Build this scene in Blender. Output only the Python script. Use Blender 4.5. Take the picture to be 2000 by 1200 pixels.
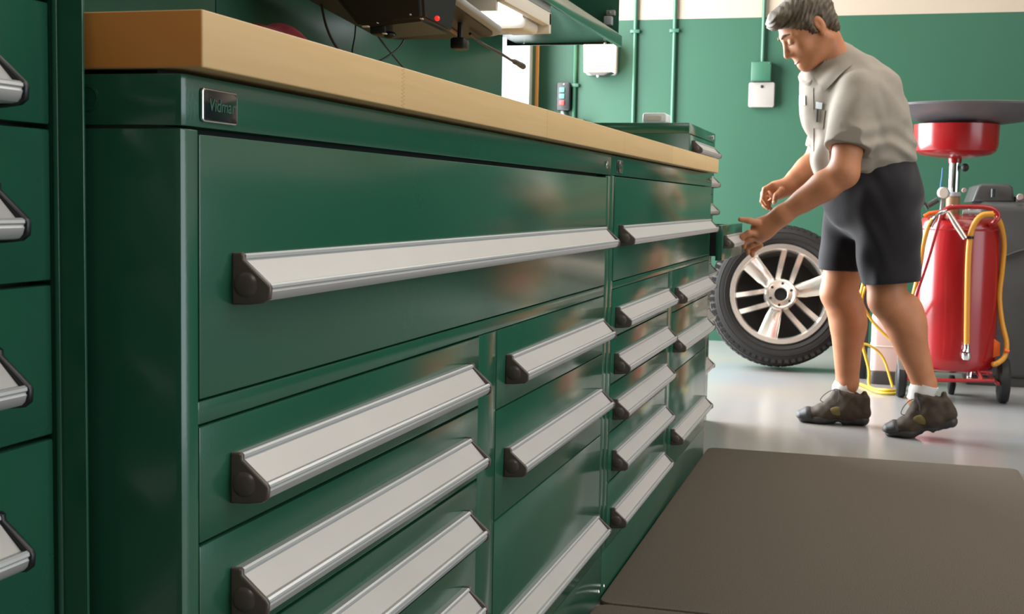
import bpy, bmesh, math, random
import numpy as np
from mathutils import Vector, Matrix
random.seed(4)
PI = math.pi
for o in list(bpy.data.objects): bpy.data.objects.remove(o)
SC = bpy.context.scene
COL = SC.collection

# ------------------------------------------------------------------ camera
F = 2500.0                                   # focal length in pixels of the 2000 px wide frame
CAM = Vector((0.55, 0.0, 0.865))
RGT = Vector((0.9609951, 0.27597425, 0.01807272))
UPV = Vector((-0.04035324, 0.07527001, 0.99634635))
FWD = Vector((-0.2736056, 0.95821325, -0.08347057))
cd = bpy.data.cameras.new('camera'); cam = bpy.data.objects.new('camera', cd); COL.objects.link(cam)
cam.matrix_world = Matrix(((RGT.x, UPV.x, -FWD.x, CAM.x), (RGT.y, UPV.y, -FWD.y, CAM.y), (RGT.z, UPV.z, -FWD.z, CAM.z), (0, 0, 0, 1)))
cd.sensor_width = 36; cd.lens = F / 2000 * 36; cd.clip_start = .02; cd.clip_end = 200
cd.dof.use_dof = True; cd.dof.focus_distance = 1.75; cd.dof.aperture_fstop = 22
SC.camera = cam
SC.view_settings.view_transform = 'Standard'; SC.view_settings.look = 'None'
SC.view_settings.gamma = 1; SC.view_settings.exposure = -0.55; SC.view_settings.use_curve_mapping = False

# ------------------------------------------------------------------ world and daylight
wd = bpy.data.worlds.new('world'); SC.world = wd; wd.use_nodes = True
bgn = wd.node_tree.nodes['Background']; bgn.inputs[0].default_value = (.80, .90, 1, 1); bgn.inputs[1].default_value = 2.2

def area(name, loc, target, sx, sy, power, color):
    ld = bpy.data.lights.new(name, 'AREA'); ld.shape = 'RECTANGLE'; ld.size = sx; ld.size_y = sy
    ld.energy = power; ld.color = color
    o = bpy.data.objects.new(name, ld); COL.objects.link(o); o.location = loc
    o.rotation_euler = (Vector(target) - Vector(loc)).to_track_quat('-Z', 'Y').to_euler()
    return o
area('daylight_left_doorway', (-2.05, 6.35, 1.55), (0.4, 6.2, 1.2), 2.8, 2.6, 760, (.93, .97, 1))
area('daylight_right_doorway', (4.9, 2.6, 1.7), (0.5, 2.6, .8), 3.6, 2.8, 90, (.95, .98, 1))
area('ceiling_light_near', (2.4, 1.9, 3.3), (1.2, 1.9, 0), 1.6, 2.6, 60, (1, .93, .84))
area('added_fill_back', (1.6, -1.7, 3.3), (.6, .2, .6), 1.6, 1.6, 48, (1, .93, .86))  # added fill lamp behind the camera, lifting the dark cabinet end faces
area('ceiling_light_far', (1.7, 4.9, 3.3), (1.4, 5.2, 0), 1.6, 2.6, 66, (1, .92, .82))

# ------------------------------------------------------------------ helpers
def W(px, py, Y):                            # the world point that pixel (px, py) shows on the plane y = Y
    d = FWD + RGT * ((px - 1000) / F) - UPV * ((py - 600) / F)
    return CAM + d * (Y / d.y)
def WX(px, py, X):
    d = FWD + RGT * ((px - 1000) / F) - UPV * ((py - 600) / F)
    return CAM + d * ((X - CAM.x) / d.x)
def lin(h):
    h = h.lstrip('#'); v = [int(h[i:i + 2], 16) / 255 for i in (0, 2, 4)]
    return tuple(c / 12.92 if c <= .04045 else ((c + .055) / 1.055) ** 2.4 for c in v) + (1,)

def mat(name, col, rough=.5, metal=0, noise=0, nscale=20, stretch=(1, 1, 1), bump=0, bscale=200, col2=None, coat=0, spec=.5, emit=0, trans=0, alpha=1, sheen=0, sss=0, aniso=None):
    m = bpy.data.materials.new(name); m.use_nodes = True; nt = m.node_tree; b = nt.nodes['Principled BSDF']
    c = lin(col) if isinstance(col, str) else col
    b.inputs['Base Color'].default_value = c; b.inputs['Roughness'].default_value = rough; b.inputs['Metallic'].default_value = metal
    b.inputs['Specular IOR Level'].default_value = spec
    if coat: b.inputs['Coat Weight'].default_value = coat; b.inputs['Coat Roughness'].default_value = .12
    if emit: b.inputs['Emission Color'].default_value = c; b.inputs['Emission Strength'].default_value = emit
    if trans: b.inputs['Transmission Weight'].default_value = trans
    if sheen: b.inputs['Sheen Weight'].default_value = sheen
    if sss: b.inputs['Subsurface Weight'].default_value = sss; b.inputs['Subsurface Radius'].default_value = (.01, .004, .002)
    tc = nt.nodes.new('ShaderNodeTexCoord'); mp = nt.nodes.new('ShaderNodeMapping'); mp.inputs['Scale'].default_value = stretch
    nt.links.new(tc.outputs['Object'], mp.inputs[0])
    if noise or col2:
        n = nt.nodes.new('ShaderNodeTexNoise'); n.inputs['Scale'].default_value = nscale; n.inputs['Detail'].default_value = 5
        nt.links.new(mp.outputs[0], n.inputs['Vector'])
        mx = nt.nodes.new('ShaderNodeMix'); mx.data_type = 'RGBA'
        rmp = nt.nodes.new('ShaderNodeMapRange'); rmp.inputs[1].default_value = .3; rmp.inputs[2].default_value = .7
        nt.links.new(n.outputs[0], rmp.inputs[0]); nt.links.new(rmp.outputs[0], mx.inputs[0])
        if col2: a, e = c, lin(col2)
        else: a = tuple(x * (1 - noise) for x in c[:3]) + (1,); e = tuple(min(1, x * (1 + noise)) for x in c[:3]) + (1,)
        mx.inputs[6].default_value = a; mx.inputs[7].default_value = e
        nt.links.new(mx.outputs[2], b.inputs['Base Color'])
    if bump:
        n2 = nt.nodes.new('ShaderNodeTexNoise'); n2.inputs['Scale'].default_value = bscale; n2.inputs['Detail'].default_value = 3
        nt.links.new(mp.outputs[0], n2.inputs['Vector'])
        bp = nt.nodes.new('ShaderNodeBump'); bp.inputs['Strength'].default_value = bump; bp.inputs['Distance'].default_value = .002
        nt.links.new(n2.outputs[0], bp.inputs['Height']); nt.links.new(bp.outputs[0], b.inputs['Normal'])
    return m

M = {}
M['green'] = mat('green_enamel', '#245542', .17, noise=.05, nscale=3, bump=.03, bscale=260, spec=.6)
M['gap'] = mat('gap_shade_black', '#0b1512', .7)  # shade of the drawer gaps put into the case colour, near black
M['green_dark'] = mat('green_panel', '#22523f', .38, noise=.05, nscale=3)
M['alu'] = mat('satin_aluminium', '#c9cacb', .38, metal=.55, noise=.03, nscale=6)
M['plate'] = mat('label_plate', '#bfbcb9', .42, metal=.25, noise=.03, nscale=8)
M['cap'] = mat('brown_black_plastic', '#5a504a', .28)
M['capblue'] = mat('black_plastic', '#15181d', .35)
M['chrome'] = mat('chrome', '#e4e4e4', .12, metal=1)
M['polish'] = mat('polished_alloy', '#ece4da', .24, metal=.85)
M['black'] = mat('black_rubber', '#161616', .6)
M['blackp'] = mat('black_satin_plastic', '#101112', .4)
M['mat'] = mat('grey_brown_rubber_mat', '#645a50', .8, noise=.35, nscale=420, bump=.5, bscale=900, spec=.2)
M['tyre'] = mat('tyre_rubber', '#1e1b19', .8, noise=.15, nscale=6)
M['red'] = mat('red_enamel', '#95161a', .24, noise=.04, nscale=3, coat=.3)
M['cream'] = mat('cream_plastic', '#d9cfbf', .5)
M['greyp'] = mat('grey_painted_metal', '#9a9a98', .45)
M['amber'] = mat('amber_hose', '#c98a2b', .35)
M['yellow'] = mat('yellow_hose', '#cfae33', .45)
M['orange'] = mat('orange_plastic', '#e8641c', .5)
M['white'] = mat('white_plastic', '#8f8882', .4)
M['charcoal'] = mat('charcoal_plastic', '#393735', .5, noise=.15, nscale=7)
M['skin'] = mat('skin', '#b87a56', .5, noise=.07, nscale=25, sss=.08, spec=.35)
M['shirt'] = mat('grey_shirt_cloth', '#93897d', .85, noise=.04, nscale=30, bump=.25, bscale=700, spec=.2, sheen=.1)
M['shorts'] = mat('black_shorts_cloth', '#252326', .9, noise=.12, nscale=400, spec=.15, sheen=.15)
M['hair'] = mat('greying_brown_hair', '#332820', .6, col2='#64543f', nscale=70, stretch=(1, 1, .35), bump=.5, bscale=160)
M['shoe'] = mat('brown_suede', '#3a2d20', .8, noise=.25, nscale=40)
M['shoe_olive'] = mat('olive_fabric', '#6b5d35', .85, noise=.15, nscale=60)
M['sole'] = mat('dark_sole_rubber', '#33302e', .6, noise=.1, nscale=30)
M['sock'] = mat('white_sock', '#d8d2cc', .9)
M['lace'] = mat('dark_laces', '#3c3a38', .8)
M['rag'] = mat('red_rag_cloth', '#8f3038', .95, noise=.3, nscale=60)
M['lip'] = mat('lips', '#a95f50', .45)
M['brow'] = mat('eyebrow', '#6e5440', .8)
M['brass'] = mat('brown_collar', '#7d5a38', .5)

# ---- mesh helpers
def new(): return bmesh.new()
def rootloc(p):
    v = Vector((0, 0, 0))
    while p is not None: v += Vector(p.location); p = p.parent
    return v
def obj(name, bm, m, parent=None, smooth=True, loc=None, autos=35):
    me = bpy.data.meshes.new(name)
    if isinstance(bm, bpy.types.Mesh): me = bm
    else:
        bmesh.ops.recalc_face_normals(bm, faces=bm.faces); bm.to_mesh(me); bm.free()
    o = bpy.data.objects.new(name, me); COL.objects.link(o)
    off = rootloc(parent) if parent else Vector((0, 0, 0))
    if loc is not None: o.location = Vector(loc) - off
    off2 = off + (Vector(o.location))
    me.transform(Matrix.Translation(-off2))
    if parent: o.parent = parent
    if m:
        for x in (m if isinstance(m, (list, tuple)) else [m]): me.materials.append(x)
    if smooth:
        me.polygons.foreach_set('use_smooth', [True] * len(me.polygons))
        try: me.set_sharp_from_angle(angle=math.radians(autos))
        except Exception: pass
    return o
def thing(name, label, cat, loc, group=None):
    o = bpy.data.objects.new(name, None); COL.objects.link(o); o.location = loc; o.empty_display_size = .05
    o['label'] = label; o['category'] = cat
    if group: o['group'] = group
    return o
def tag(o, label, cat, group=None):
    o['label'] = label; o['category'] = cat
    if group: o['group'] = group
    return o
def struct(name, bm, m, **k):
    o = obj(name, bm, m, **k); o['kind'] = 'structure'; return o
def merge(bm, tmp):
    me = bpy.data.meshes.new('t'); tmp.to_mesh(me); tmp.free(); bm.from_mesh(me); bpy.data.meshes.remove(me)
def box(bm, x0, x1, y0, y1, z0, z1, bev=0, seg=2, mi=0):
    t = bmesh.new(); bmesh.ops.create_cube(t, size=1)
    for v in t.verts: v.co = Vector(((x0 + x1) / 2 + v.co.x * (x1 - x0), (y0 + y1) / 2 + v.co.y * (y1 - y0), (z0 + z1) / 2 + v.co.z * (z1 - z0)))
    if bev: bmesh.ops.bevel(t, geom=t.edges[:] + t.verts[:], offset=bev, segments=seg, affect='EDGES', profile=.5)
    for f in t.faces: f.material_index = mi
    merge(bm, t); return bm
def prism(bm, prof, axis, a, b, bev=0, seg=2):
    """prof: 2D points; axis 'x': (y,z), 'y': (x,z), 'z': (x,y)"""
    t = bmesh.new()
    def P(p, s): return {'x': (s, p[0], p[1]), 'y': (p[0], s, p[1]), 'z': (p[0], p[1], s)}[axis]
    lo = [t.verts.new(P(p, a)) for p in prof]; hi = [t.verts.new(P(p, b)) for p in prof]
    t.faces.new(lo); t.faces.new(hi[::-1]); n = len(prof)
    for i in range(n): t.faces.new((lo[i], hi[i], hi[(i + 1) % n], lo[(i + 1) % n]))
    bmesh.ops.recalc_face_normals(t, faces=t.faces)
    if bev:
        es = [e for e in t.edges if len({v.co['xyz'.index(axis)] for v in e.verts}) == 1]
        bmesh.ops.bevel(t, geom=es, offset=bev, segments=seg, affect='EDGES', profile=.5)
    merge(bm, t); return bm
def rrect(cx, cy, w, h, r, n=5):
    o = []
    for sx, sy, a0 in ((1, 1, 0), (-1, 1, 90), (-1, -1, 180), (1, -1, 270)):
        for i in range(n + 1):
            a = math.radians(a0 + 90 * i / n); o.append((cx + sx * (w / 2 - r) + r * math.cos(a), cy + sy * (h / 2 - r) + r * math.sin(a)))
    return o
def lathe(bm, prof, c, ax='z', n=48, cap=True, rot=None, sx=1, sy=1):
    """prof: (r, h) list along the axis from centre c"""
    t = bmesh.new(); rings = []
    for r, h in prof:
        ring = []
        for i in range(n):
            a = 2 * PI * i / n; u, v = r * math.cos(a) * sx, r * math.sin(a) * sy
            p = {'z': (u, v, h), 'y': (u, h, v), 'x': (h, u, v)}[ax]; ring.append(t.verts.new(p))
        rings.append(ring)
    for k in range(len(rings) - 1):
        for i in range(n): t.faces.new((rings[k][i], rings[k][(i + 1) % n], rings[k + 1][(i + 1) % n], rings[k + 1][i]))
    if cap: t.faces.new(rings[0][::-1]); t.faces.new(rings[-1])
    bmesh.ops.recalc_face_normals(t, faces=t.faces)
    mt = Matrix.Translation(c)
    if rot is not None: mt = mt @ rot.to_4x4()
    bmesh.ops.transform(t, matrix=mt, verts=t.verts); merge(bm, t); return bm
def catmull(pts, k=6):
    pts = [Vector(p) for p in pts]
    if len(pts) < 3: return pts
    P = [pts[0] * 2 - pts[1]] + pts + [pts[-1] * 2 - pts[-2]]; o = []
    for i in range(1, len(P) - 2):
        for j in range(k):
            t = j / k; a, b, c, d = P[i - 1], P[i], P[i + 1], P[i + 2]
            o.append(.5 * ((2 * b) + (c - a) * t + (2 * a - 5 * b + 4 * c - d) * t * t + (3 * b - a - 3 * c + d) * t ** 3))
    return o + [pts[-1]]
def tube(bm, pts, r, n=10, smooth=6):
    pts = catmull(pts, smooth) if smooth else [Vector(p) for p in pts]
    t = bmesh.new(); rings = []; up = Vector((0, 0, 1)); pn = None
    for i, p in enumerate(pts):
        d = (pts[min(i + 1, len(pts) - 1)] - pts[max(i - 1, 0)]).normalized()
        if pn is None: pn = d.cross(up); pn = d.cross(Vector((1, 0, 0))) if pn.length < .1 else pn
        pn = (pn - d * pn.dot(d)).normalized(); q = d.cross(pn)
        rr = r[min(len(r) - 1, int(i / max(1, len(pts) - 1) * (len(r) - 1) + .5))] if isinstance(r, (list, tuple)) else r
        rings.append([t.verts.new(p + pn * rr * math.cos(2 * PI * k / n) + q * rr * math.sin(2 * PI * k / n)) for k in range(n)])
    for a, b in zip(rings, rings[1:]):
        for k in range(n): t.faces.new((a[k], a[(k + 1) % n], b[(k + 1) % n], b[k]))
    t.faces.new(rings[0][::-1]); t.faces.new(rings[-1]); bmesh.ops.recalc_face_normals(t, faces=t.faces)
    merge(bm, t); return bm
def ball(bm, c, r, n=16, sc=(1, 1, 1)):
    t = bmesh.new(); bmesh.ops.create_uvsphere(t, u_segments=n, v_segments=n // 2 + 2, radius=r)
    for v in t.verts: v.co = Vector((v.co.x * sc[0], v.co.y * sc[1], v.co.z * sc[2])) + Vector(c)
    merge(bm, t); return bm

# ------------------------------------------------------------------ the room
def two_tone(name, low, high, zsplit):
    m = bpy.data.materials.new(name); m.use_nodes = True; nt = m.node_tree; b = nt.nodes['Principled BSDF']
    g = nt.nodes.new('ShaderNodeNewGeometry'); s = nt.nodes.new('ShaderNodeSeparateXYZ'); nt.links.new(g.outputs['Position'], s.inputs[0])
    c = nt.nodes.new('ShaderNodeMath'); c.operation = 'GREATER_THAN'; c.inputs[1].default_value = zsplit; nt.links.new(s.outputs[2], c.inputs[0])
    mx = nt.nodes.new('ShaderNodeMix'); mx.data_type = 'RGBA'; mx.inputs[6].default_value = lin(low); mx.inputs[7].default_value = lin(high)
    nt.links.new(c.outputs[0], mx.inputs[0])
    n = nt.nodes.new('ShaderNodeTexNoise'); n.inputs['Scale'].default_value = 1.6; n.inputs['Detail'].default_value = 4; nt.links.new(g.outputs['Position'], n.inputs['Vector'])
    hs = nt.nodes.new('ShaderNodeHueSaturation'); mr = nt.nodes.new('ShaderNodeMapRange'); mr.inputs[3].default_value = .9; mr.inputs[4].default_value = 1.1
    nt.links.new(n.outputs[0], mr.inputs[0]); nt.links.new(mr.outputs[0], hs.inputs['Value']); nt.links.new(mx.outputs[2], hs.inputs['Color'])
    nt.links.new(hs.outputs[0], b.inputs['Base Color']); b.inputs['Roughness'].default_value = .5; b.inputs['Specular IOR Level'].default_value = .3
    return m
M['wall'] = two_tone('green_and_cream_wall_paint', '#264c39', '#a09180', 2.012)
M['ceil'] = mat('ceiling_paint', '#d8d4cc', .8)
M['floor'] = mat('grey_epoxy_floor', '#8a8c8e', .22, col2='#989086', nscale=1.3, spec=.5, bump=.04, bscale=30)
M['ground'] = mat('outside_concrete', '#b8b8b4', .9)
XL, XR, YB, YF, ZC = -1.62, 4.6, -3.2, 8.1, 3.6
struct('floor', box(new(), XL - .15, XR + .15, YB - .15, YF + .15, -.1, 0), M['floor'])
struct('ceiling', box(new(), XL - .15, XR + .15, YB - .15, YF + .15, ZC, ZC + .1), M['ceil'])
struct('wall_far', box(new(), XL - .15, XR + .15, YF, YF + .15, 0, ZC), M['wall'])
struct('wall_back', box(new(), XL - .15, XR + .15, YB - .15, YB, 0, ZC), M['wall'])
b = new(); box(b, XL - .15, XL, YB, 4.9, 0, ZC); box(b, XL - .15, XL, 7.86, YF, 0, ZC); box(b, XL - .15, XL, 4.9, 7.86, 2.9, ZC); struct('wall_left', b, M['wall'])
b = new(); box(b, XR, XR + .15, YB, .7, 0, ZC); box(b, XR, XR + .15, 4.5, YF, 0, ZC); box(b, XR, XR + .15, .7, 4.5, 3.1, ZC); struct('wall_right', b, M['wall'])
struct('exterior_ground', box(new(), -14, XL - .15, -2, 16, -.12, -.02), M['ground'])
# metal jamb of the left doorway, with a warm timber edge trim beside it
b = new(); box(b, XL - .15, XL + .02, 7.83, 7.90, 0, 2.93, .004); box(b, XL - .15, XL + .02, 4.84, 4.90, 0, 2.93, .004); box(b, XL - .15, XL + .02, 4.84, 7.9, 2.88, 2.94, .004)
struct('door_1', b, M['greyp'])
M['timber'] = mat('warm_timber', '#c98a4a', .5)
struct('trim_1', box(new(), XL, XL + .022, 8.040, 8.058, 0, 2.9, .003), M['timber'])

# far wall fittings (all on the plane y = 8.1)
def conduit(px_top, z0, z1, x, label, name='conduit'):
    b = new(); tube(b, [(x, YF - .018, z0), (x, YF - .018, z1)], .013, 10, 0)
    o = obj(name, b, M['wallgreen']); tag(o, label, 'conduit'); 
    for z in (z1 - (z1 - z0) * .12, z0 + (z1 - z0) * .35):
        c = new(); box(c, x - .03, x + .03, YF - .034, YF, z - .011, z + .011, .003); obj('clip', c, M['wallgreen'], o)
    return o
M['wallgreen'] = mat('painted_conduit', '#295640', .4)
conduit(0, 1.38, 2.02, -1.368, 'green painted conduit running down beside the black switch box')
conduit(0, 1.15, 3.4, -.982, 'green painted conduit just right of the lit wall lamp')
conduit(0, 1.15, 3.4, -.733, 'green painted conduit halfway between lit lamp and white wall box')
conduit(0, 1.72, 3.4, -.185, 'green painted conduit dropping into the green box above the white one')
t = thing('junction_box', 'small green painted junction box low on the wall under the black switch', 'box', (-1.345, 8.1, 1.30))
b = new(); box(b, -1.40, -1.29, 8.02, 8.1, 1.30, 1.385, .004); obj('housing', b, M['wallgreen'], t)
b = new(); box(b, -1.395, -1.295, 8.012, 8.02, 1.305, 1.38, .002); obj('cover', b, M['wallgreen'], t)
t = thing('junction_box', 'green painted square conduit box above the white wall box', 'box', (-.185, 8.1, 1.61))
b = new(); box(b, -.246, -.123, 8.02, 8.1, 1.615, 1.735, .005); obj('housing', b, M['wallgreen'], t)
b = new(); box(b, -.242, -.127, 8.012, 8.02, 1.62, 1.73, .002); ball(b, (-.135, 8.01, 1.722), .005, 8); obj('cover', b, M['wallgreen'], t)
t = thing('wall_box', 'white square wall box with a dark round sensor near its top', 'box', (-.18, 8.1, 1.46))
b = new(); prism(b, rrect(-.181, 1.536, .157, .153, .012), 'y', 8.045, 8.1, .006); obj('housing', b, M['white'], t)
b = new(); lathe(b, [(.009, 0), (.009, .006), (.004, .008)], (-.18, 8.045, 1.585), 'y', 16, rot=Matrix.Rotation(PI, 3, 'Z')); obj('sensor', b, M['blackp'], t)
t = thing('switch_box', 'narrow black push-button box with two green buttons above a red one', 'switch', (-1.43, 8.1, 1.44))
b = new(); prism(b, rrect(-1.43, 1.53, .088, .18, .012), 'y', 8.03, 8.1, .006); obj('housing', b, M['blackp'], t)
M['btn_green'] = mat('green_button', '#4fa08a', .4); M['btn_red'] = mat('red_button', '#d43a34', .4)
for z, mm in ((1.571, 'btn_green'), (1.531, 'btn_green'), (1.490, 'btn_red')):
    b = new(); prism(b, rrect(-1.436, z, .034, .03, .004), 'y', 8.018, 8.032, .003); obj('button', b, M[mm], t)
b = new(); ball(b, (-1.425, 8.03, 1.607), .006, 10); obj('screw', b, M['chrome'], t)
b = new(); tube(b, [(-1.44, 8.06, 1.445), (-1.43, 8.05, 1.41), (-1.40, 8.06, 1.38)], .012, 8); obj('cable_gland', b, M['greyp'], t)
t = thing('wall_lamp', 'glowing square wall lamp with a grey base on the green wall', 'lamp', (-1.19, 8.1, 1.66))
M['lampglow'] = mat('lit_lamp_glass', '#ffe2b4', .4, emit=5)
b = new(); prism(b, [(-1.283, 1.86), (-1.096, 1.86), (-1.098, 1.675), (-1.277, 1.675)], 'y', 7.93, 8.06, .015, 3); obj('glass', b, M['lampglow'], t)
b = new(); prism(b, rrect(-1.19, 1.77, .2, .21, .02), 'y', 8.06, 8.1, .004); obj('backplate', b, M['greyp'], t)
b = new(); prism(b, [(-1.27, 1.675), (-1.10, 1.675), (-1.15, 1.652), (-1.22, 1.652)], 'y', 7.95, 8.06, .006); obj('base', b, M['charcoal'], t)
b = new(); ball(b, (-1.19, 7.96, 1.650), .010, 10); obj('knob', b, M['greyp'], t)

# ------------------------------------------------------------------ drawer cabinets
HP = [(0, 0), (.0085, .0005), (.0105, -.001), (.0108, -.0035), (.0092, -.0048), (.0095, -.0062), (.0285, -.0262), (.0305, -.0262), (.0335, -.0252),
      (.0355, -.0268), (.036, -.0290), (.0348, -.0305), (.0348, -.0312), (.0355, -.0325), (.0340, -.0375), (.0310, -.0405), (.0265, -.0415), (0, -.0415)]
CP = [(0, .0015), (.0085, .002), (.0115, 0), (.0115, -.0045), (.0355, -.0250), (.0375, -.0285), (.0365, -.0385), (.031, -.0425), (.015, -.0445), (0, -.045)]
def make_drawer(root, x, y0, y1, z0, z1, hz=None, hy=None, rot=0, gap=.0016, capm=None, nomat=None, thick=.022, bev=.0012):
    """drawer front standing on the plane x facing +X, with handle, inner plate and two end caps"""
    b = new(); box(b, x - thick, x, y0 + gap, y1 - gap, z0 + gap, z1 - gap, bev)
    d = obj('drawer', b, M['green'], root)
    if hz is None: return d
    a, c = hy
    b = new(); prism(b, [(x + p[0], hz + p[1]) for p in HP], 'y', a + .006, c - .006)
    obj('handle', b, M['alu'], d, autos=30)
    b = new(); prism(b, [(x + .0100, hz - .0058), (x + .0288, hz - .0258), (x + .0282, hz - .0264), (x + .0094, hz - .0064)], 'y', a + .008, c - .008)
    obj('label_plate', b, M['plate'], d)
    for q0, q1, s in ((a, a + .007, -1), (c - .007, c, 1)):
        b = new(); prism(b, [(x + p[0], hz + p[1]) for p in CP], 'y', q0, q1, .0022, 3)
        # the scooped outer cheek of the cap
        e = q0 if s < 0 else q1
        lathe(b, [(.0005, s * .0030), (.007, s * .0024), (.011, s * .0008), (.0125, -s * .001)], (x + .0135, e, hz - .0265), 'y', 20)
        obj('end_cap', b, capm or M['cap'], d, autos=50)
    return d

def frame_piece(b, x, y0, y1, z0, z1, bev=.0015): box(b, x - .02, x, y0, y1, z0, z1, bev)

def lock(root, x, y, z, r=.008):
    b = new(); lathe(b, [(r, 0), (r, .002), (r * .7, .0035), (r * .3, .0038)], (x, y, z), 'x', 20); return obj('lock', b, M['chrome'], root)

def text_mesh(txt, size, name, m, parent, origin, depth=.0004, shear=0, spacing=1.0):
    cu = bpy.data.curves.new(name, 'FONT'); cu.body = txt; cu.size = size; cu.extrude = depth; cu.shear = shear; cu.align_x = 'CENTER'; cu.align_y = 'CENTER'; cu.space_character = spacing
    t = bpy.data.objects.new(name, cu); COL.objects.link(t)
    dg = bpy.context.evaluated_depsgraph_get(); me = bpy.data.meshes.new_from_object(t.evaluated_get(dg)); bpy.data.objects.remove(t)
    # text x -> +y world, text y -> +z world, facing +x
    me.transform(Matrix(((0, 0, 1, origin[0]), (1, 0, 0, origin[1]), (0, 1, 0, origin[2]), (0, 0, 0, 1))))
    return obj(name, me, m, parent, smooth=False)

M['badge'] = mat('badge_black', '#1d1f24', .12, spec=.6, noise=.0); M['badge_text'] = mat('badge_lettering', '#5d8a78', .3, metal=.6)
def badge(root, y0, y1, z0, z1, x=0):
    cy, cz = (y0 + y1) / 2, (z0 + z1) / 2; w, h = y1 - y0, z1 - z0
    outer = rrect(cy, cz, w, h, .004, 4); 
    b = new(); prism(b, outer, 'x', x, x + .0032, .0012); rim = obj('badge', b, M['chrome'], root)
    b = new(); prism(b, rrect(cy, cz, w - .004, h - .003, .003, 4), 'x', x + .003, x + .0036, .0002); obj('badge_face', b, M['badge'], rim)
    text_mesh('Vidmar', .0155, 'badge_lettering', M['badge_text'], rim, (x + .0038, cy + .001, cz), shear=.12)

CAS = -.70                                    # the back of the cabinets
def cab_case(root, y0, y1, cols, ztop, zbase, x=0, header=.0435, midz=None, top=0):
    """cols: column openings [(ya, yb)] below midz; the full-width opening is above it"""
    b = new()
    box(b, CAS, x - .022, y0 + .001, y1 - .001, .0, ztop, 0)
    obj('case', b, M['gap'], root)
    # header band with a rounded vertical corner
    b = new()
    prism(b, [(x, y0 + .007), (x - .002, y0 + .002), (x - .007, y0), (CAS, y0), (CAS, y1), (x - .003, y1), (x, y1 - .002)][::-1], 'z', ztop - header + .0012, ztop, .0012)
    obj('header', b, M['green'], root)
    b = new()
    prism(b, [(x - .001, y0 + .007), (x - .003, y0 + .0025), (x - .008, y0 + .0006), (CAS, y0 + .0006), (CAS, y0 + .012), (x - .022, y0 + .012), (x - .022, cols[0][0]), (x - .001, cols[0][0])], 'z', .0, ztop - header - .0012, .0008)
    obj('side_panel', b, M['green'], root)
    return

A = thing('drawer_cabinet', 'green drawer cabinet nearest the camera under the worktop, with the large black badge', 'cabinet', (-.3, 1.8, 0), 'green drawer cabinets under the worktop')
AY0, AY1 = .937, 2.671
cab_case(A, AY0, AY1, [(.963, 0)], .963, .104)
b = new(); frame_piece(b, -.001, 2.630, 2.671, .104, .9190); frame_piece(b, -.001, .9635, 2.630, .6685, .6885); obj('frame', b, M['green'], A)
b = new(); frame_piece(b, -.001, 1.7605, 1.8490, .104, .6675); obj('frame', b, M['green'], A)
b = new(); box(b, -.10, -.001, .966, 2.671, 0, .1035, .0015); obj('plinth', b, M['green'], A)
make_drawer(A, 0, .963, 2.630, .689, .9165, .8125, (1.020, 2.600))
zs = [.668, .564, .457, .354, .245, .104]; hs = [.6335, .528, .4235, .3125, .205]
for i in range(5): make_drawer(A, -.0005, .963, 1.760, zs[i + 1], zs[i], hs[i], (1.018, 1.706))
for z1, z0, h in ((.668, .5445, .6235), (.5445, .372, .4765), (.372, .104, .208)): make_drawer(A, -.0005, 1.8495, 2.6295, z0, z1, h, (1.897, 2.592), gap=.001)
badge(A, .9645, 1.0255, .9255, .954)
lock(A, 0, 2.620, .941)
b = new(); ball(b, (-.001, 2.651, .024), .006, 12, (.5, 1, 1)); obj('bolt', b, M['chrome'], A)
# round pressed plug on the near end
b = new(); lathe(b, [(.0115, 0), (.0115, -.0006), (.0095, -.0012), (.0085, -.0004), (.002, -.0004)], (-.089, .937, .943), 'y', 28); obj('plug', b, M['green'], A)

B = thing('drawer_cabinet', 'farther green drawer cabinet under the worktop, between near cabinet and tall one', 'cabinet', (-.3, 3.5, 0), 'green drawer cabinets under the worktop')
BY0, BY1 = 2.673, 4.352
b = new(); box(b, CAS, -.022, BY0, BY1, 0, .963); obj('case', b, M['gap'], B)
b = new(); box(b, -.022, 0, BY0 + .001, BY1, .9215, .963, .0015); obj('header', b, M['green'], B)
b = new(); frame_piece(b, -.001, BY0 + .001, 2.716, .104, .9205); frame_piece(b, -.001, 4.328, 4.352, .104, .9205); frame_piece(b, -.001, 2.716, 4.328, .676, .691); obj('frame', b, M['green'], B)
b = new(); frame_piece(b, -.001, 3.478, 3.562, .104, .676); obj('frame', b, M['green'], B)
b = new(); box(b, -.10, -.001, BY0 + .001, BY1, 0, .1035, .0015); obj('plinth', b, M['green'], B)
make_drawer(B, 0, 2.716, 4.328, .692, .9205, .8125, (2.766, 4.292))
zs = [.676, .569, .466, .360, .249, .104]; hs = [.633, .5305, .4285, .314, .1845]
for i in range(5): make_drawer(B, -.0005, 2.716, 3.478, zs[i + 1], zs[i], hs[i], (2.755, 3.445))
for z1, z0, h in ((.676, .557, .624), (.557, .381, .485), (.381, .104, .2185)): make_drawer(B, -.0005, 3.562, 4.328, z0, z1, h, (3.605, 4.285))
badge(B, 2.722, 2.783, .9265, .955); lock(B, 0, 4.30, .942)
b = new(); ball(b, (-.001, 2.705, .021), .006, 12, (.5, 1, 1)); obj('bolt', b, M['chrome'], B)

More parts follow.
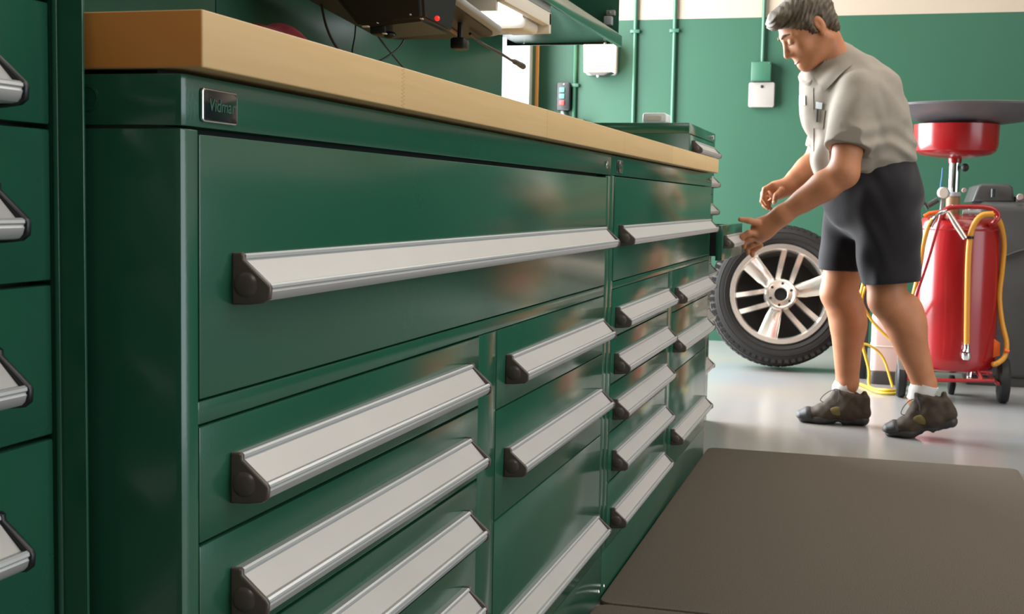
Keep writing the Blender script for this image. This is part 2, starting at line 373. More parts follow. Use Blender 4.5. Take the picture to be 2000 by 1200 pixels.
# worktop: laminated maple with finger joints
def wood():
    m = bpy.data.materials.new('laminated_maple'); m.use_nodes = True; nt = m.node_tree; b = nt.nodes['Principled BSDF']; L = nt.links.new
    g = nt.nodes.new('ShaderNodeNewGeometry'); s = nt.nodes.new('ShaderNodeSeparateXYZ'); L(g.outputs['Position'], s.inputs[0])
    def math_(op, a, bb=None):
        n = nt.nodes.new('ShaderNodeMath'); n.operation = op
        for i, v in enumerate((a, bb)):
            if v is None: continue
            if isinstance(v, (int, float)): n.inputs[i].default_value = v
            else: L(v, n.inputs[i])
        return n.outputs[0]
    fing = math_('PINGPONG', math_('MULTIPLY', s.outputs[2], 1), .0022)
    yy = math_('ADD', s.outputs[1], math_('MULTIPLY', fing, 4.5))
    seg = math_('MULTIPLY', math_('ADD', yy, -.73), 1 / .66)
    fl = math_('FLOOR', seg); st = math_('FLOOR', math_('MULTIPLY', s.outputs[0], 1 / .034))
    cmb = nt.nodes.new('ShaderNodeCombineXYZ'); L(fl, cmb.inputs[1]); L(st, cmb.inputs[0])
    wn = nt.nodes.new('ShaderNodeTexWhiteNoise'); L(cmb.outputs[0], wn.inputs['Vector'])
    mp = nt.nodes.new('ShaderNodeMapping'); mp.inputs['Scale'].default_value = (24, 1.6, 34); L(g.outputs['Position'], mp.inputs[0])
    n = nt.nodes.new('ShaderNodeTexNoise'); n.inputs['Scale'].default_value = 3; n.inputs['Detail'].default_value = 6; n.inputs['Distortion'].default_value = .6; L(mp.outputs[0], n.inputs['Vector'])
    mx = nt.nodes.new('ShaderNodeMix'); mx.data_type = 'RGBA'; mx.inputs[6].default_value = lin('#cfaa74'); mx.inputs[7].default_value = lin('#dcba88'); L(n.outputs[0], mx.inputs[0])
    hs = nt.nodes.new('ShaderNodeHueSaturation'); mr = nt.nodes.new('ShaderNodeMapRange'); mr.inputs[3].default_value = .93; mr.inputs[4].default_value = 1.06
    L(wn.outputs[0], mr.inputs[0]); L(mr.outputs[0], hs.inputs['Value']); L(mx.outputs[2], hs.inputs['Color'])
    fr = math_('FRACT', seg); near = math_('LESS_THAN', fr, .0034)
    dk = nt.nodes.new('ShaderNodeMix'); dk.data_type = 'RGBA'; dk.inputs[7].default_value = lin('#a87f4c'); L(math_('MULTIPLY', near, .8), dk.inputs[0]); L(hs.outputs[0], dk.inputs[6])
    # the cut end shows end grain, a deeper honey colour
    ns = nt.nodes.new('ShaderNodeSeparateXYZ'); L(g.outputs['True Normal'], ns.inputs[0]); en = math_('GREATER_THAN', math_('ABSOLUTE', ns.outputs[1]), .8)
    ek = nt.nodes.new('ShaderNodeMix'); ek.data_type = 'RGBA'; ek.inputs[7].default_value = lin('#d2873f'); L(math_('MULTIPLY', en, .95), ek.inputs[0]); L(dk.outputs[2], ek.inputs[6])
    L(ek.outputs[2], b.inputs['Base Color']); b.inputs['Roughness'].default_value = .42; b.inputs['Specular IOR Level'].default_value = .4
    return m
M['wood'] = wood()
b = new(); prism(b, rrect(-.3425, 2.6465, .725, 3.423, .0025, 3), 'z', .967, 1.0135, .0016, 3)
WT = obj('worktop', b, M['wood']); tag(WT, 'long laminated maple worktop lying over the two lower green cabinets', 'worktop')
for r_ in (A, B):
    yy0, yy1 = (AY0 + .012, AY1 - .01) if r_ is A else (BY0 + .01, BY1 - .012)
    b = new(); box(b, CAS + .01, -.03, yy0, yy1, .963, .967); obj('top_spacer', b, M['black'], r_)

# tall cabinet on the left of the frame
Lc = thing('drawer_cabinet', 'tall green drawer cabinet at the left edge, partly in front of the worktop end', 'cabinet', (-.4, .55, 0))
b = new(); box(b, CAS, -.116, .12, .8955, 0, 1.95); obj('case', b, M['gap'], Lc)
b = new(); box(b, CAS, -.0665, .8985, .9015, 0, 1.95, .0006); tube(b, [(-.0905, .8965, 0), (-.0905, .8965, 1.95)], .0028, 12, 0); obj('side_panel', b, M['green'], Lc)
zs = [1.15, 1.0165, .9165, .7915, .6655, .50, .30, .10]
for i in range(len(zs) - 1):
    make_drawer(Lc, -.0925, .16, .8935, zs[i + 1], zs[i], zs[i] - .046, (.22, .818), capm=M['capblue'], gap=.0018, bev=.002)
for z0, z1 in ((1.15, 1.35), (1.35, 1.6), (1.6, 1.93)): make_drawer(Lc, -.0925, .16, .8935, z0, z1, z1 - .036, (.22, .857), capm=M['capblue'])
b = new(); box(b, -.14, -.094, .16, .8935, 0, .098, .002); box(b, -.116, -.0925, .12, .158, 0, 1.95, .001); obj('plinth', b, M['green'], Lc)

# tall cabinet beyond the worktop with one drawer pulled open
Cc = thing('drawer_cabinet', 'slightly taller green drawer cabinet beyond the worktop with one drawer pulled open', 'cabinet', (-.4, 4.73, 0))
CX, CY0, CY1, CT = -.085, 4.378, 5.085, 1.137
b = new(); box(b, CAS, CX - .022, CY0 + .0035, CY1, 0, CT - .038); obj('case', b, M['gap'], Cc)
b = new(); box(b, CAS, CX - .001, CY0, CY0 + .003, 0, CT - .003, .001); obj('side_panel', b, M['green'], Cc)
b = new(); box(b, CAS, CX, CY0 - .002, CY1 + .002, CT - .036, CT, .002); obj('header', b, M['green'], Cc)
b = new(); frame_piece(b, CX, CY0 + .003, CY0 + .028, .1, CT - .037); frame_piece(b, CX, CY1 - .025, CY1, .1, CT - .037); box(b, CX - .1, CX, CY0, CY1, 0, .1, .002); obj('frame', b, M['green'], Cc)
zs = [1.100, 1.005, .900, .795, .665, .490, .300, .100]
for i in range(7):
    if i == 3: continue
    make_drawer(Cc, CX, CY0 + .028, CY1 - .025, zs[i + 1], zs[i], zs[i] - .020 if i == 0 else zs[i] - .036, (CY0 + .075, CY1 - .075))
lock(Cc, CX, CY1 - .06, CT - .018, .009)
PX = .034
d3 = make_drawer(Cc, PX, CY0 + .028, CY1 - .025, .668, .792, .755, (CY0 + .075, CY1 - .075))
b = new()
for y in (CY0 + .034, CY1 - .034): box(b, CX - .35, PX - .02, y - .003, y + .003, .685, .785)
box(b, CX - .35, PX - .02, CY0 + .034, CY1 - .034, .685, .690); obj('drawer_tray', b, M['blackp'], d3)
M['patch0'] = mat('bright_white_plastic', '#e2e2e0', .4)
t = thing('label_case', 'small white plastic case lying on top of the taller green cabinet', 'case', (-.215, 4.47, CT))
b = new(); prism(b, rrect(-.215, CT + .019, .082, .036, .009), 'y', 4.43, 4.53, .004); obj('shell', b, M['patch0'], t)
b = new(); prism(b, rrect(-.215, CT + .019, .05, .016, .004), 'y', 4.4285, 4.4305); obj('label', b, M['cream'], t)

# ------------------------------------------------------------------ hutch above the worktop
H = thing('overhead_shelf', 'green steel hutch with back panel and overhead shelf standing on the worktop', 'shelf', (-.5, 2.7, 1.0135))
b = new(); box(b, -.700, -.690, .96, 2.236, 1.0135, 2.1, .001); box(b, -.700, -.690, 2.240, 4.17, 1.0135, 1.44, .001); box(b, -.700, -.690, 2.240, 4.355, 1.44, 2.1, .001); obj('back_panel', b, M['green_dark'], H)
b = new(); box(b, -.690, -.335, .96, 4.352, 1.408, 1.428, .001); obj('shelf_board', b, M['green'], H)
b = new(); box(b, -.335, -.320, .96, 4.352, 1.391, 1.430, .002); obj('shelf_edge', b, M['green'], H)
b = new(); box(b, -.730, -.322, 4.352, 4.362, 1.402, 1.430, .001); obj('end_rail', b, M['blackp'], H)
b = new(); box(b, -.690, -.332, 4.345, 4.352, 1.43, 2.1, .001); obj('end_panel', b, M['green_dark'], H)
b = new(); box(b, -.690, -.332, .96, .966, 1.43, 2.1, .001); obj('end_panel', b, M['green_dark'], H)
for x in (-.69, -.42):
    b = new(); ball(b, W(1024 if x < -.5 else 1182, 83, 4.35), .0055, 12); obj('bolt', b, M['chrome'], H)
t = thing('power_outlet', 'small grey outlet bracket fixed to the dark end panel above the shelf', 'outlet', (-.36, 4.34, 1.47))
b = new(); box(b, -.378, -.350, 4.315, 4.345, 1.462, 1.492, .003); obj('housing', b, M['greyp'], t)
b = new(); box(b, -.371, -.342, 4.32, 4.345, 1.495, 1.512, .002); ball(b, (-.357, 4.318, 1.503), .004, 8); obj('bracket', b, M['white'], t)
for i, (a, c) in enumerate(((3.55, 3.60), (3.63, 3.70))):
    b = new(); box(b, -.42, -.35, a, c, 1.43, 1.56, .006); o = obj('storage_box', b, M['white'])
    tag(o, ['white box on the overhead shelf, the narrower one nearer the camera', 'white box on the overhead shelf, the wider one farther along'][i], 'box', 'white boxes on the overhead shelf')

# lit fixture under the shelf
t = thing('under_shelf_light', 'cream and grey light fixture with a glowing lens fixed under the overhead shelf', 'light', (-.47, 3.2, 1.31))
b = new(); box(b, -.60, -.335, 2.985, 3.43, 1.375, 1.4075, .002); obj('housing', b, M['greyp'], t)
b = new(); box(b, -.355, -.333, 2.985, 3.43, 1.338, 1.3735, .003); box(b, -.60, -.355, 2.985, 3.0, 1.318, 1.374, .002); box(b, -.60, -.58, 3.0, 3.43, 1.318, 1.374, .002); box(b, -.60, -.333, 3.41, 3.43, 1.318, 1.374, .002); obj('reflector', b, M['cream'], t)
M['tube'] = mat('lit_lens', '#eef4ff', .4, emit=5)
b = new(); prism(b, rrect(-.46, 1.338, .19, .03, .012), 'y', 3.03, 3.26, .006); obj('lens', b, M['tube'], t)
b = new(); prism(b, rrect(-.40, 1.328, .08, .034, .014), 'y', 3.27, 3.40, .01); obj('starter_cover', b, M['cream'], t)

# keyboard tray hanging under the shelf, with equipment fixed below it
def slope(bm):
    for v in bm.verts: v.co.z += (2.90 - v.co.y) * .075
    return bm
t = thing('keyboard_tray', 'grey round-edged tray hanging under the overhead shelf, seen from below', 'tray', (-.46, 2.7, 1.25))
b = new(); prism(b, rrect(-.46, 2.62, .32, .58, .07, 8), 'z', 1.244, 1.258, .006, 3); obj('tray_board', slope(b), M['greyp'], t)
M['under'] = mat('tray_underside', '#332b25', .5, noise=.2, nscale=20)
b = new(); prism(b, rrect(-.465, 2.62, .29, .55, .06, 8), 'z', 1.240, 1.2445); obj('underside', slope(b), M['under'], t)
b = new(); tube(b, [(-.50, 2.75, 1.264), (-.50, 2.75, 1.408)], .012, 10, 0); tube(b, [(-.55, 2.45, 1.286), (-.55, 2.45, 1.408)], .012, 10, 0); obj('hanger', b, M['blackp'], t)
for i, (x_, y_) in enumerate(((-.36, 2.52), (-.38, 2.62), (-.40, 2.73), (-.43, 2.60))):
    b = new(); tube(b, [(x_, y_, 1.237), (x_, y_ + .10, 1.237)], .005, 8, 0); obj('slide_rail', slope(b), M['greyp'] if i % 2 else M['brass'], t)
t = thing('computer', 'black computer housing fixed under the tray with a small red light', 'computer', (-.39, 2.4, 1.2))
tm = bmesh.new()
lo = [(-.452, 2.375), (-.318, 2.375), (-.300, 2.50), (-.452, 2.55)]; hi = [(-.512, 2.345), (-.312, 2.345), (-.295, 2.52), (-.53, 2.60)]
vl = [tm.verts.new((x, y, 1.198 + (.012 if i == 1 else 0))) for i, (x, y) in enumerate(lo)]; vh = [tm.verts.new((x, y, 1.277)) for x, y in hi]
tm.faces.new(vl[::-1]); tm.faces.new(vh)
for i in range(4): tm.faces.new((vl[i], vl[(i + 1) % 4], vh[(i + 1) % 4], vh[i]))
bmesh.ops.bevel(tm, geom=tm.edges[:], offset=.008, segments=3, affect='EDGES'); b = new(); merge(b, tm)
box(b, -.53, -.29, 2.335, 2.56, 1.277, 1.283, .002)
obj('housing', b, M['blackp'], t)
M['led'] = mat('red_led', '#ff2018', .3, emit=2.5)
b = new(); ball(b, W(854, 36, 2.40), .005, 12); obj('indicator_light', b, M['led'], t)
b = new(); c_ = W(738, 55, 2.40); box(b, c_.x - .012, c_.x + .022, 2.385, 2.43, c_.z - .014, c_.z + .010, .005); ball(b, c_ + Vector((.026, 0, -.014)), .011, 12, (1.2, 1, .7)); obj('foot', b, M['blackp'], t)
b = new()
for px, py, w_, h_ in ((715, 52, 14, 3), (752, 66, 8, 2.4), (803, 29, 3, 3), (824, 37, 6, 1.6), (716, 4, 2, 3), (738, 45, 1.4, 2)):
    c_ = W(px, py, 2.372); k_ = 2.372 / 2500 * 1.0; box(b, c_.x - w_ * k_ / 2 * 1.0, c_.x + w_ * k_ / 2, 2.366, 2.376, c_.z - h_ * k_ / 2, c_.z + h_ * k_ / 2, .0006)
obj('label', b, M['cream'], t)
t = thing('clamp_knob', 'black clamp knob hanging below the grey tray edge', 'clamp', tuple(WX(898, 84, -.36)))
c_ = WX(898, 86, -.36)
b = new(); box(b, c_.x - .017, c_.x + .017, c_.y - .02, c_.y + .02, c_.z - .013, c_.z + .013, .006); obj('knob', b, M['blackp'], t)
b = new(); tube(b, [c_, (c_.x, c_.y, 1.262)], .006, 8, 0); obj('stem', b, M['blackp'], t)
# cables
def cable(pts, r, label, m='black', depth=-.55):
    b = new(); tube(b, [WX(px, py, x) for px, py, x in pts], r, 8); o = obj('cable', b, M[m]); return tag(o, label, 'cable')
cable([(622, -20, -.60), (628, 10, -.60), (637, 50, -.60), (652, 84, -.60), (672, 108, -.60), (700, 122, -.60)], .0028, 'black cable hanging leftmost against the dark back panel')
cable([(695, 42, -.62), (693, 70, -.62), (688, 100, -.62), (690, 125, -.60)], .0018, 'thin dark cable hanging straight down just right of the thick left one')
cable([(728, 55, -.58), (745, 80, -.58), (765, 105, -.58), (790, 134, -.58), (810, 150, -.58)], .0022, 'dark cable crossing behind another and running down to the right')
cable([(802, 45, -.56), (795, 66, -.56), (780, 92, -.56), (757, 110, -.56), (735, 122, -.56), (715, 132, -.56)], .0022, 'dark curved cable crossing the straight one and bending down to the left')
b = new(); tube(b, [WX(918, 66, -.36), WX(940, 84, -.36), WX(975, 103, -.35), WX(1002, 120, -.35)], .0035, 8); t = obj('connector_cable', b, M['under']); tag(t, 'brown grey cable end with a plug sticking out below the tray', 'cable')
b = new(); tube(b, [WX(1000, 118, -.35), WX(1010, 123, -.35), WX(1022, 130, -.35)], [.004, .007, .008], 8); obj('plug', b, M['under'], t)
# red rag
RY0, RY1 = WX(425, 45, -.09).y, WX(548, 62, -.09).y
def rag():
    b = new(); t = bmesh.new(); n, m_ = 40, 16
    g = [[None] * (m_ + 1) for _ in range(n + 1)]
    for i in range(n + 1):
        for j in range(m_ + 1):
            u, v = i / n, j / m_
            h = .034 * math.sin(PI * u) ** .6 * math.sin(PI * v) ** .6 * (1 + .35 * math.sin(9 * u + 3 * v) + .25 * math.sin(21 * u - 6 * v)) * (1 - .35 * u) + .001
            g[i][j] = t.verts.new((-.145 + .125 * v + .006 * math.sin(7 * u), RY0 + (RY1 - RY0) * u + .005 * math.sin(8 * v), 1.0137 + max(.0012, (.80 + .12 * math.sin(37 * u + 5 * v)) * h)))
    for i in range(n):
        for j in range(m_): t.faces.new((g[i][j], g[i + 1][j], g[i + 1][j + 1], g[i][j + 1]))
    r = bmesh.ops.solidify(t, geom=t.faces[:], thickness=.001); merge(b, t); return b
tag(obj('shop_rag', rag(), M['rag']), 'crumpled dark red shop rag lying on the wooden worktop', 'rag')

# ------------------------------------------------------------------ floor mats
b = new(); prism(b, rrect(.511, 3.545, 1.018, 1.835, .03, 6), 'z', 0, .012, .005); tag(obj('floor_mat', b, M['mat']), 'grey brown rubber anti-fatigue mat beside the farther lower cabinet', 'mat', 'rubber floor mats')
b = new(); prism(b, rrect(.511, 1.70, 1.018, 1.835, .03, 6), 'z', 0, .012, .005); tag(obj('floor_mat', b, M['mat']), 'grey brown rubber mat nearest the camera, only its far edge showing', 'mat', 'rubber floor mats')

# ------------------------------------------------------------------ implicit-surface modeller (one continuous mesh from blended shapes)
class Sdf:
    def __init__(s, lo, hi, h):
        s.h = h; s.lo = np.array(lo, float); s.n = np.ceil((np.array(hi, float) - s.lo) / h).astype(int) + 1
        s.f = np.full(s.n, 0.3, np.float32)
    def region(s, lo, hi):
        a = np.clip(np.floor((np.array(lo) - s.lo) / s.h).astype(int), 0, s.n - 1); b = np.clip(np.ceil((np.array(hi) - s.lo) / s.h).astype(int) + 1, 1, s.n)
        if np.any(b <= a): return None, None
        ax = [s.lo[i] + s.h * np.arange(a[i], b[i], dtype=np.float32) for i in range(3)]
        P = np.meshgrid(*ax, indexing='ij'); return tuple(slice(a[i], b[i]) for i in range(3)), P
    def put(s, fn, lo, hi, k, op='add'):
        m = k * 1.2 + .03; sl, P = s.region(np.array(lo) - m, np.array(hi) + m)
        if sl is None: return
        d = fn(P); f = s.f[sl]
        if op == 'add':
            if k <= 0: r = np.minimum(f, d)
            else: hh = np.maximum(k - np.abs(f - d), 0) / k; r = np.minimum(f, d) - hh * hh * k * .25
        elif op == 'sub':
            d = -d
            if k <= 0: r = np.maximum(f, d)
            else: hh = np.maximum(k - np.abs(f - d), 0) / k; r = np.maximum(f, d) + hh * hh * k * .25
        s.f[sl] = r
    def cone(s, a, b, ra, rb, k=.02, op='add', ys=1.0):
        """capsule from a to b whose radius runs ra -> rb; ys stretches it along y"""
        a = np.array(a, float); b = np.array(b, float); R = max(ra, rb)
        def fn(P):
            q = [P[0] - a[0], (P[1] - a[1]) / ys, P[2] - a[2]]; d = b - a; d = np.array([d[0], d[1] / ys, d[2]]); L = max(d @ d, 1e-9)
            t = np.clip((q[0] * d[0] + q[1] * d[1] + q[2] * d[2]) / L, 0, 1)
            return np.sqrt((q[0] - t * d[0]) ** 2 + (q[1] - t * d[1]) ** 2 + (q[2] - t * d[2]) ** 2) - (ra + (rb - ra) * t)
        e = np.array([R, R * max(ys, 1), R]); s.put(fn, np.minimum(a, b) - e, np.maximum(a, b) + e, k, op)
    def chain(s, pts, rs, k=.02, ys=1.0):
        for i in range(len(pts) - 1): s.cone(pts[i], pts[i + 1], rs[i], rs[i + 1], k, 'add', ys)
    def ell(s, c, r, k=.02, op='add', R=None):
        """ellipsoid with radii r along the columns of R"""
        c = np.array(c, float); r = np.array(r, float); R = np.eye(3) if R is None else np.array(R, float)
        def fn(P):
            q = [P[i] - c[i] for i in range(3)]; l = [(q[0] * R[0][j] + q[1] * R[1][j] + q[2] * R[2][j]) for j in range(3)]
            k0 = np.sqrt(sum((l[j] / r[j]) ** 2 for j in range(3))) + 1e-6; k1 = np.sqrt(sum((l[j] / r[j] ** 2) ** 2 for j in range(3))) + 1e-6
            return k0 * (k0 - 1) / k1
        m = max(r); s.put(fn, c - m, c + m, k, op)
    def cut(s, p, n, k=0.004):
        """remove everything on the side the normal points to"""
        p = np.array(p, float); n = np.array(n, float); n /= np.linalg.norm(n)
        sl, P = s.region(s.lo, s.lo + s.h * s.n); d = (P[0] - p[0]) * n[0] + (P[1] - p[1]) * n[1] + (P[2] - p[2]) * n[2]
        hh = np.maximum(k - np.abs(s.f - d), 0) / k; s.f = np.maximum(s.f, d) + (hh * hh * k * .25).astype(np.float32)
    def warp(s, fn):
        sl, P = s.region(s.lo, s.lo + s.h * s.n); s.f = s.f + fn(P).astype(np.float32)
    def mesh(s, name, smooth=1):
        f = s.f.copy(); f[0] = f[-1] = .1; f[:, 0] = f[:, -1] = .1; f[:, :, 0] = f[:, :, -1] = .1
        ins = f < 0
        c = np.zeros(tuple(s.n - 1), np.int8)
        for dx in (0, 1):
            for dy in (0, 1):
                for dz in (0, 1): c += ins[dx:s.n[0] - 1 + dx, dy:s.n[1] - 1 + dy, dz:s.n[2] - 1 + dz]
        act = (c > 0) & (c < 8); idx = np.argwhere(act); vid = np.full(act.shape, -1, np.int64); vid[act] = np.arange(len(idx))
        acc = np.zeros((len(idx), 3)); cnt = np.zeros(len(idx))
        cor = [(x, y, z) for x in (0, 1) for y in (0, 1) for z in (0, 1)]
        val = {q: f[idx[:, 0] + q[0], idx[:, 1] + q[1], idx[:, 2] + q[2]] for q in cor}
        for q in cor:
            for ax in range(3):
                if q[ax]: continue
                r = list(q); r[ax] = 1; r = tuple(r); a, b_ = val[q], val[r]; m = (a < 0) != (b_ < 0)
                t = np.where(m, a / np.where(m, a - b_, 1), 0)
                p = np.tile(np.array(q, float), (len(idx), 1)); p[:, ax] += t
                acc[m] += p[m]; cnt[m] += 1
        V = (idx + acc / cnt[:, None]) * s.h + s.lo
        F_ = []
        for ax in range(3):
            u, v = (ax + 1) % 3, (ax + 2) % 3
            A_ = np.moveaxis(ins, ax, 0); e = A_[:-1] != A_[1:]; q = np.argwhere(e)
            pts = np.zeros((len(q), 3), int); rest = [i for i in range(3) if i != ax]
            pts[:, ax] = q[:, 0]; pts[:, rest[0]] = q[:, 1]; pts[:, rest[1]] = q[:, 2]
            ok = (pts[:, u] > 0) & (pts[:, v] > 0) & (pts[:, u] < s.n[u] - 1) & (pts[:, v] < s.n[v] - 1); pts = pts[ok]
            def g(du, dv):
                w = pts.copy(); w[:, u] += du; w[:, v] += dv; return vid[w[:, 0], w[:, 1], w[:, 2]]
            quad = np.stack([g(-1, -1), g(0, -1), g(0, 0), g(-1, 0)], 1)
            flip = ~ins[pts[:, 0], pts[:, 1], pts[:, 2]]; quad[flip] = quad[flip][:, ::-1]; F_.append(quad)
        Q = np.concatenate(F_)
        for it in range(smooth):      # light Laplacian smoothing
            sm = np.zeros_like(V); ct = np.zeros(len(V))
            for i in range(4):
                np.add.at(sm, Q[:, i], V[Q[:, (i + 1) % 4]]); np.add.at(sm, Q[:, (i + 1) % 4], V[Q[:, i]])
                np.add.at(ct, Q[:, i], 1); np.add.at(ct, Q[:, (i + 1) % 4], 1)
            V = V * .45 + sm / ct[:, None] * .55
        me = bpy.data.meshes.new(name); me.vertices.add(len(V)); me.vertices.foreach_set('co', V.astype(np.float32).ravel())
        me.loops.add(Q.size); me.loops.foreach_set('vertex_index', Q.astype(np.int32).ravel())
        me.polygons.add(len(Q)); me.polygons.foreach_set('loop_start', np.arange(0, Q.size, 4, dtype=np.int32)); me.polygons.foreach_set('loop_total', np.full(len(Q), 4, np.int32))
        me.update(calc_edges=True); me.validate(); return me

# ------------------------------------------------------------------ the man
def J(px, py, y): p = W(px, py, y); return np.array([p.x, p.y, p.z])
MAN = thing('person', 'man in grey short-sleeved shirt and black shorts leaning to pull a drawer open', 'person', (.42, 5.08, 0))
# joints; y is the distance up the room, his left side is nearer the camera
hipL, kneeL, ankL = J(1725, 395, 5.00), J(1733, 585, 4.97), J(1806, 752, 5.02)
hipR, kneeR, ankR = J(1672, 395, 5.18), J(1638, 572, 5.20), J(1655, 748, 5.22)
shL, elL, wrL = J(1675, 178, 4.90), J(1648, 338, 4.81), J(1528, 420, 4.82)
shR, elR, wrR = J(1632, 185, 5.25), J(1597, 318, 5.30), J(1536, 366, 5.20)
# head frame: f forward, s towards his left, u up
psi, pit = math.radians(20), math.radians(37)
fw = np.array([-math.cos(psi) * math.cos(pit), -math.sin(psi) * math.cos(pit), -math.sin(pit)])
sd = np.array([math.sin(psi), -math.cos(psi), 0.0]); uu = np.cross(fw, sd); uu = uu if uu[2] > 0 else -uu
HC = J(1577, 57, 4.98); HS = 1.06
RH = np.stack([fw, sd, uu], 1)
def hd(f, s_, u): return HC + HS * (fw * f + sd * s_ + uu * u)
neck0, neck1 = hd(-.035, 0, -.07), J(1640, 150, 5.07)

g = Sdf((-.06, 4.66, .03), (.98, 5.42, 1.80), .0042)
# torso core under the clothes
g.chain([J(1655, 190, 5.08), J(1690, 280, 5.08), J(1704, 350, 5.08)], [.135, .145, .135], .03, 1.15)
# neck
g.cone(neck0, neck1, .055, .068, .03)
# legs
for hip, knee, ank, far in ((hipL, kneeL, ankL, 0), (hipR, kneeR, ankR, 1)):
    back = np.array([.022, 0, 0]); calf = knee * .66 + ank * .34 + back
    g.chain([hip, knee], [.095, .070], .03)
    g.ell(knee + np.array([-.010, 0, .0]), (.056, .055, .060), .02)
    g.chain([knee, calf, ank], [.066, .066, .043], .015)
    g.ell(calf + np.array([.012, -.005, .01]), (.058, .054, .12), .03)
    g.ell(ank + np.array([-.004, -.03, -.005]), (.02, .016, .022), .015)
    g.cone(ank, ank + np.array([-.02, 0, -.06]), .04, .04, .02)
# arms
def arm(sh, el, wr):
    g.chain([sh, el], [.064, .052], .03)
    m1 = el * .70 + wr * .30
    g.chain([el, m1, wr], [.052, .050, .033], .025)
    g.cone(m1, el * .35 + wr * .65, .047, .038, .02, 'add', .95)
arm(shL, elL, wrL); arm(shR, elR, wrR)
# head: skull, face, jaw
g.ell(hd(-.012, 0, .032), (.100 * HS, .078 * HS, .088 * HS), .02, R=RH)
g.ell(hd(.030, 0, -.030), (.066 * HS, .062 * HS, .092 * HS), .03, R=RH)
g.cone(hd(-.02, .052, -.055), hd(.062, .020, -.100), .020, .019, .03); g.cone(hd(-.02, -.052, -.055), hd(.062, -.020, -.100), .020, .019, .03)
g.ell(hd(.076, 0, -.106), (.021, .022, .018), .02, R=RH)
g.cone(hd(.062, 0, -.02), hd(.080, 0, -.085), .030, .020, .03)
for q in (-1, 1):
    g.cone(hd(.088, q * .012, .026), hd(.066, q * .052, .020), .010, .010, .016)      # brow ridge
    g.ell(hd(.058, q * .044, -.028), (.022, .020, .024), .025, R=RH)                    # cheek
    g.ell(hd(.098, q * .031, .002), (.016, .018, .011), .012, 'sub', R=RH)              # eye socket
    g.ell(hd(.080, q * .031, .001), (.0135, .016, .0125), .004, R=RH)                   # lid over the eye
    g.ell(hd(.099, q * .013, -.040), (.009, .0085, .008), .010, R=RH)                    # nostril wing
g.cone(hd(.090, 0, .010), hd(.113, 0, -.032), .009, .0115, .012)
g.ell(hd(.110, 0, -.036), (.012, .0125, .0105), .008, R=RH)
g.ell(hd(.088, 0, -.072), (.012, .026, .0085), .008, R=RH)
g.ell(hd(.100, 0, -.076), (.006, .024, .0022), .003, 'sub', R=RH)
g.ell(hd(.084, 0, -.084), (.012, .022, .008), .007, R=RH)
for q in (-1, 1):   # ears
    g.ell(hd(-.020, q * .079, -.004), (.020, .008, .034), .008, R=RH); g.ell(hd(-.014, q * .088, -.002), (.009, .006, .018), .004, 'sub', R=RH)
    g.ell(hd(-.012, q * .077, -.034), (.010, .007, .010), .006, R=RH)
# hands
def finger(pts, r0, r1, k=.006): g.chain(pts, list(np.linspace(r0, r1, len(pts))), k)
# left hand, hooked over the open drawer's handle, thumb up
pl = J(1490, 446, 4.84)
g.cone(wrL, pl, .034, .036, .02); g.ell(pl, (.044, .026, .040), .02); g.cone(wrL, J(1484, 462, 4.86), .030, .026, .02)
finger([J(1480, 436, 4.81), J(1462, 431, 4.79), J(1446, 429, 4.78)], .0135, .0095)
finger([J(1478, 456, 4.82), J(1462, 455, 4.80), J(1450, 462, 4.80), J(1447, 472, 4.81)], .0120, .0090)
finger([J(1478, 466, 4.84), J(1463, 467, 4.83), J(1453, 474, 4.83), J(1453, 483, 4.84)], .0120, .0090)
finger([J(1481, 475, 4.87), J(1468, 479, 4.865), J(1459, 486, 4.87), J(1461, 494, 4.87)], .0115, .0085)
finger([J(1486, 480, 4.90), J(1475, 487, 4.90), J(1468, 494, 4.90), J(1470, 500, 4.90)], .0105, .0080)
# right hand, half closed
pr = J(1517, 372, 5.19)
g.cone(wrR, pr, .031, .034, .02); g.ell(pr, (.036, .030, .034), .02)
finger([J(1508, 362, 5.16), J(1494, 370, 5.15), J(1491, 386, 5.15), J(1498, 398, 5.155)], .0120, .0088)
finger([J(1506, 368, 5.19), J(1491, 378, 5.18), J(1489, 393, 5.18), J(1496, 403, 5.18)], .0120, .0088)
finger([J(1508, 376, 5.22), J(1494, 388, 5.22), J(1493, 401, 5.22), J(1500, 407, 5.215)], .0115, .0085)
finger([J(1514, 384, 5.24), J(1502, 396, 5.24), J(1500, 405, 5.24), J(1506, 409, 5.235)], .0105, .0080)
finger([J(1526, 372, 5.15), J(1516, 382, 5.13), J(1512, 395, 5.135)], .0130, .0095)
body = obj('body', g.mesh('body'), M['skin'], MAN, autos=180)
b = new()
ball(b, J(1511, 396, 5.122), .0075, 10, (.8, .6, 1)); obj('nail', b, mat('fingernail', '#e3bfa8', .3), body)
# eyelashes / eyebrows / lips
b = new()
for q in (-1, 1): tube(b, [hd(.100, q * .014, .026), hd(.0945, q * .030, .032), hd(.078, q * .050, .026)], [.0035, .0045, .0025], 8)
obj('eyebrow', b, M['brow'], MAN)
b = new()
for q in (-1, 1): tube(b, [hd(.0945, q * .018, -.004), hd(.0955, q * .030, -.0075), hd(.087, q * .044, -.003)], .0016, 6)
obj('eyelash', b, M['brow'], MAN)
b = new(); tube(b, [hd(.0885, .026, -.0735), hd(.099, .012, -.0735), hd(.1005, 0, -.0745), hd(.099, -.012, -.0735), hd(.0885, -.026, -.0735)], [.0022, .0042, .0045, .0042, .0022], 8)
tube(b, [hd(.0865, .024, -.0785), hd(.0950, .010, -.083), hd(.0955, 0, -.0835), hd(.0950, -.010, -.083), hd(.0865, -.024, -.0785)], [.0020, .0044, .0048, .0044, .0020], 8)
obj('lips', b, M['lip'], MAN)

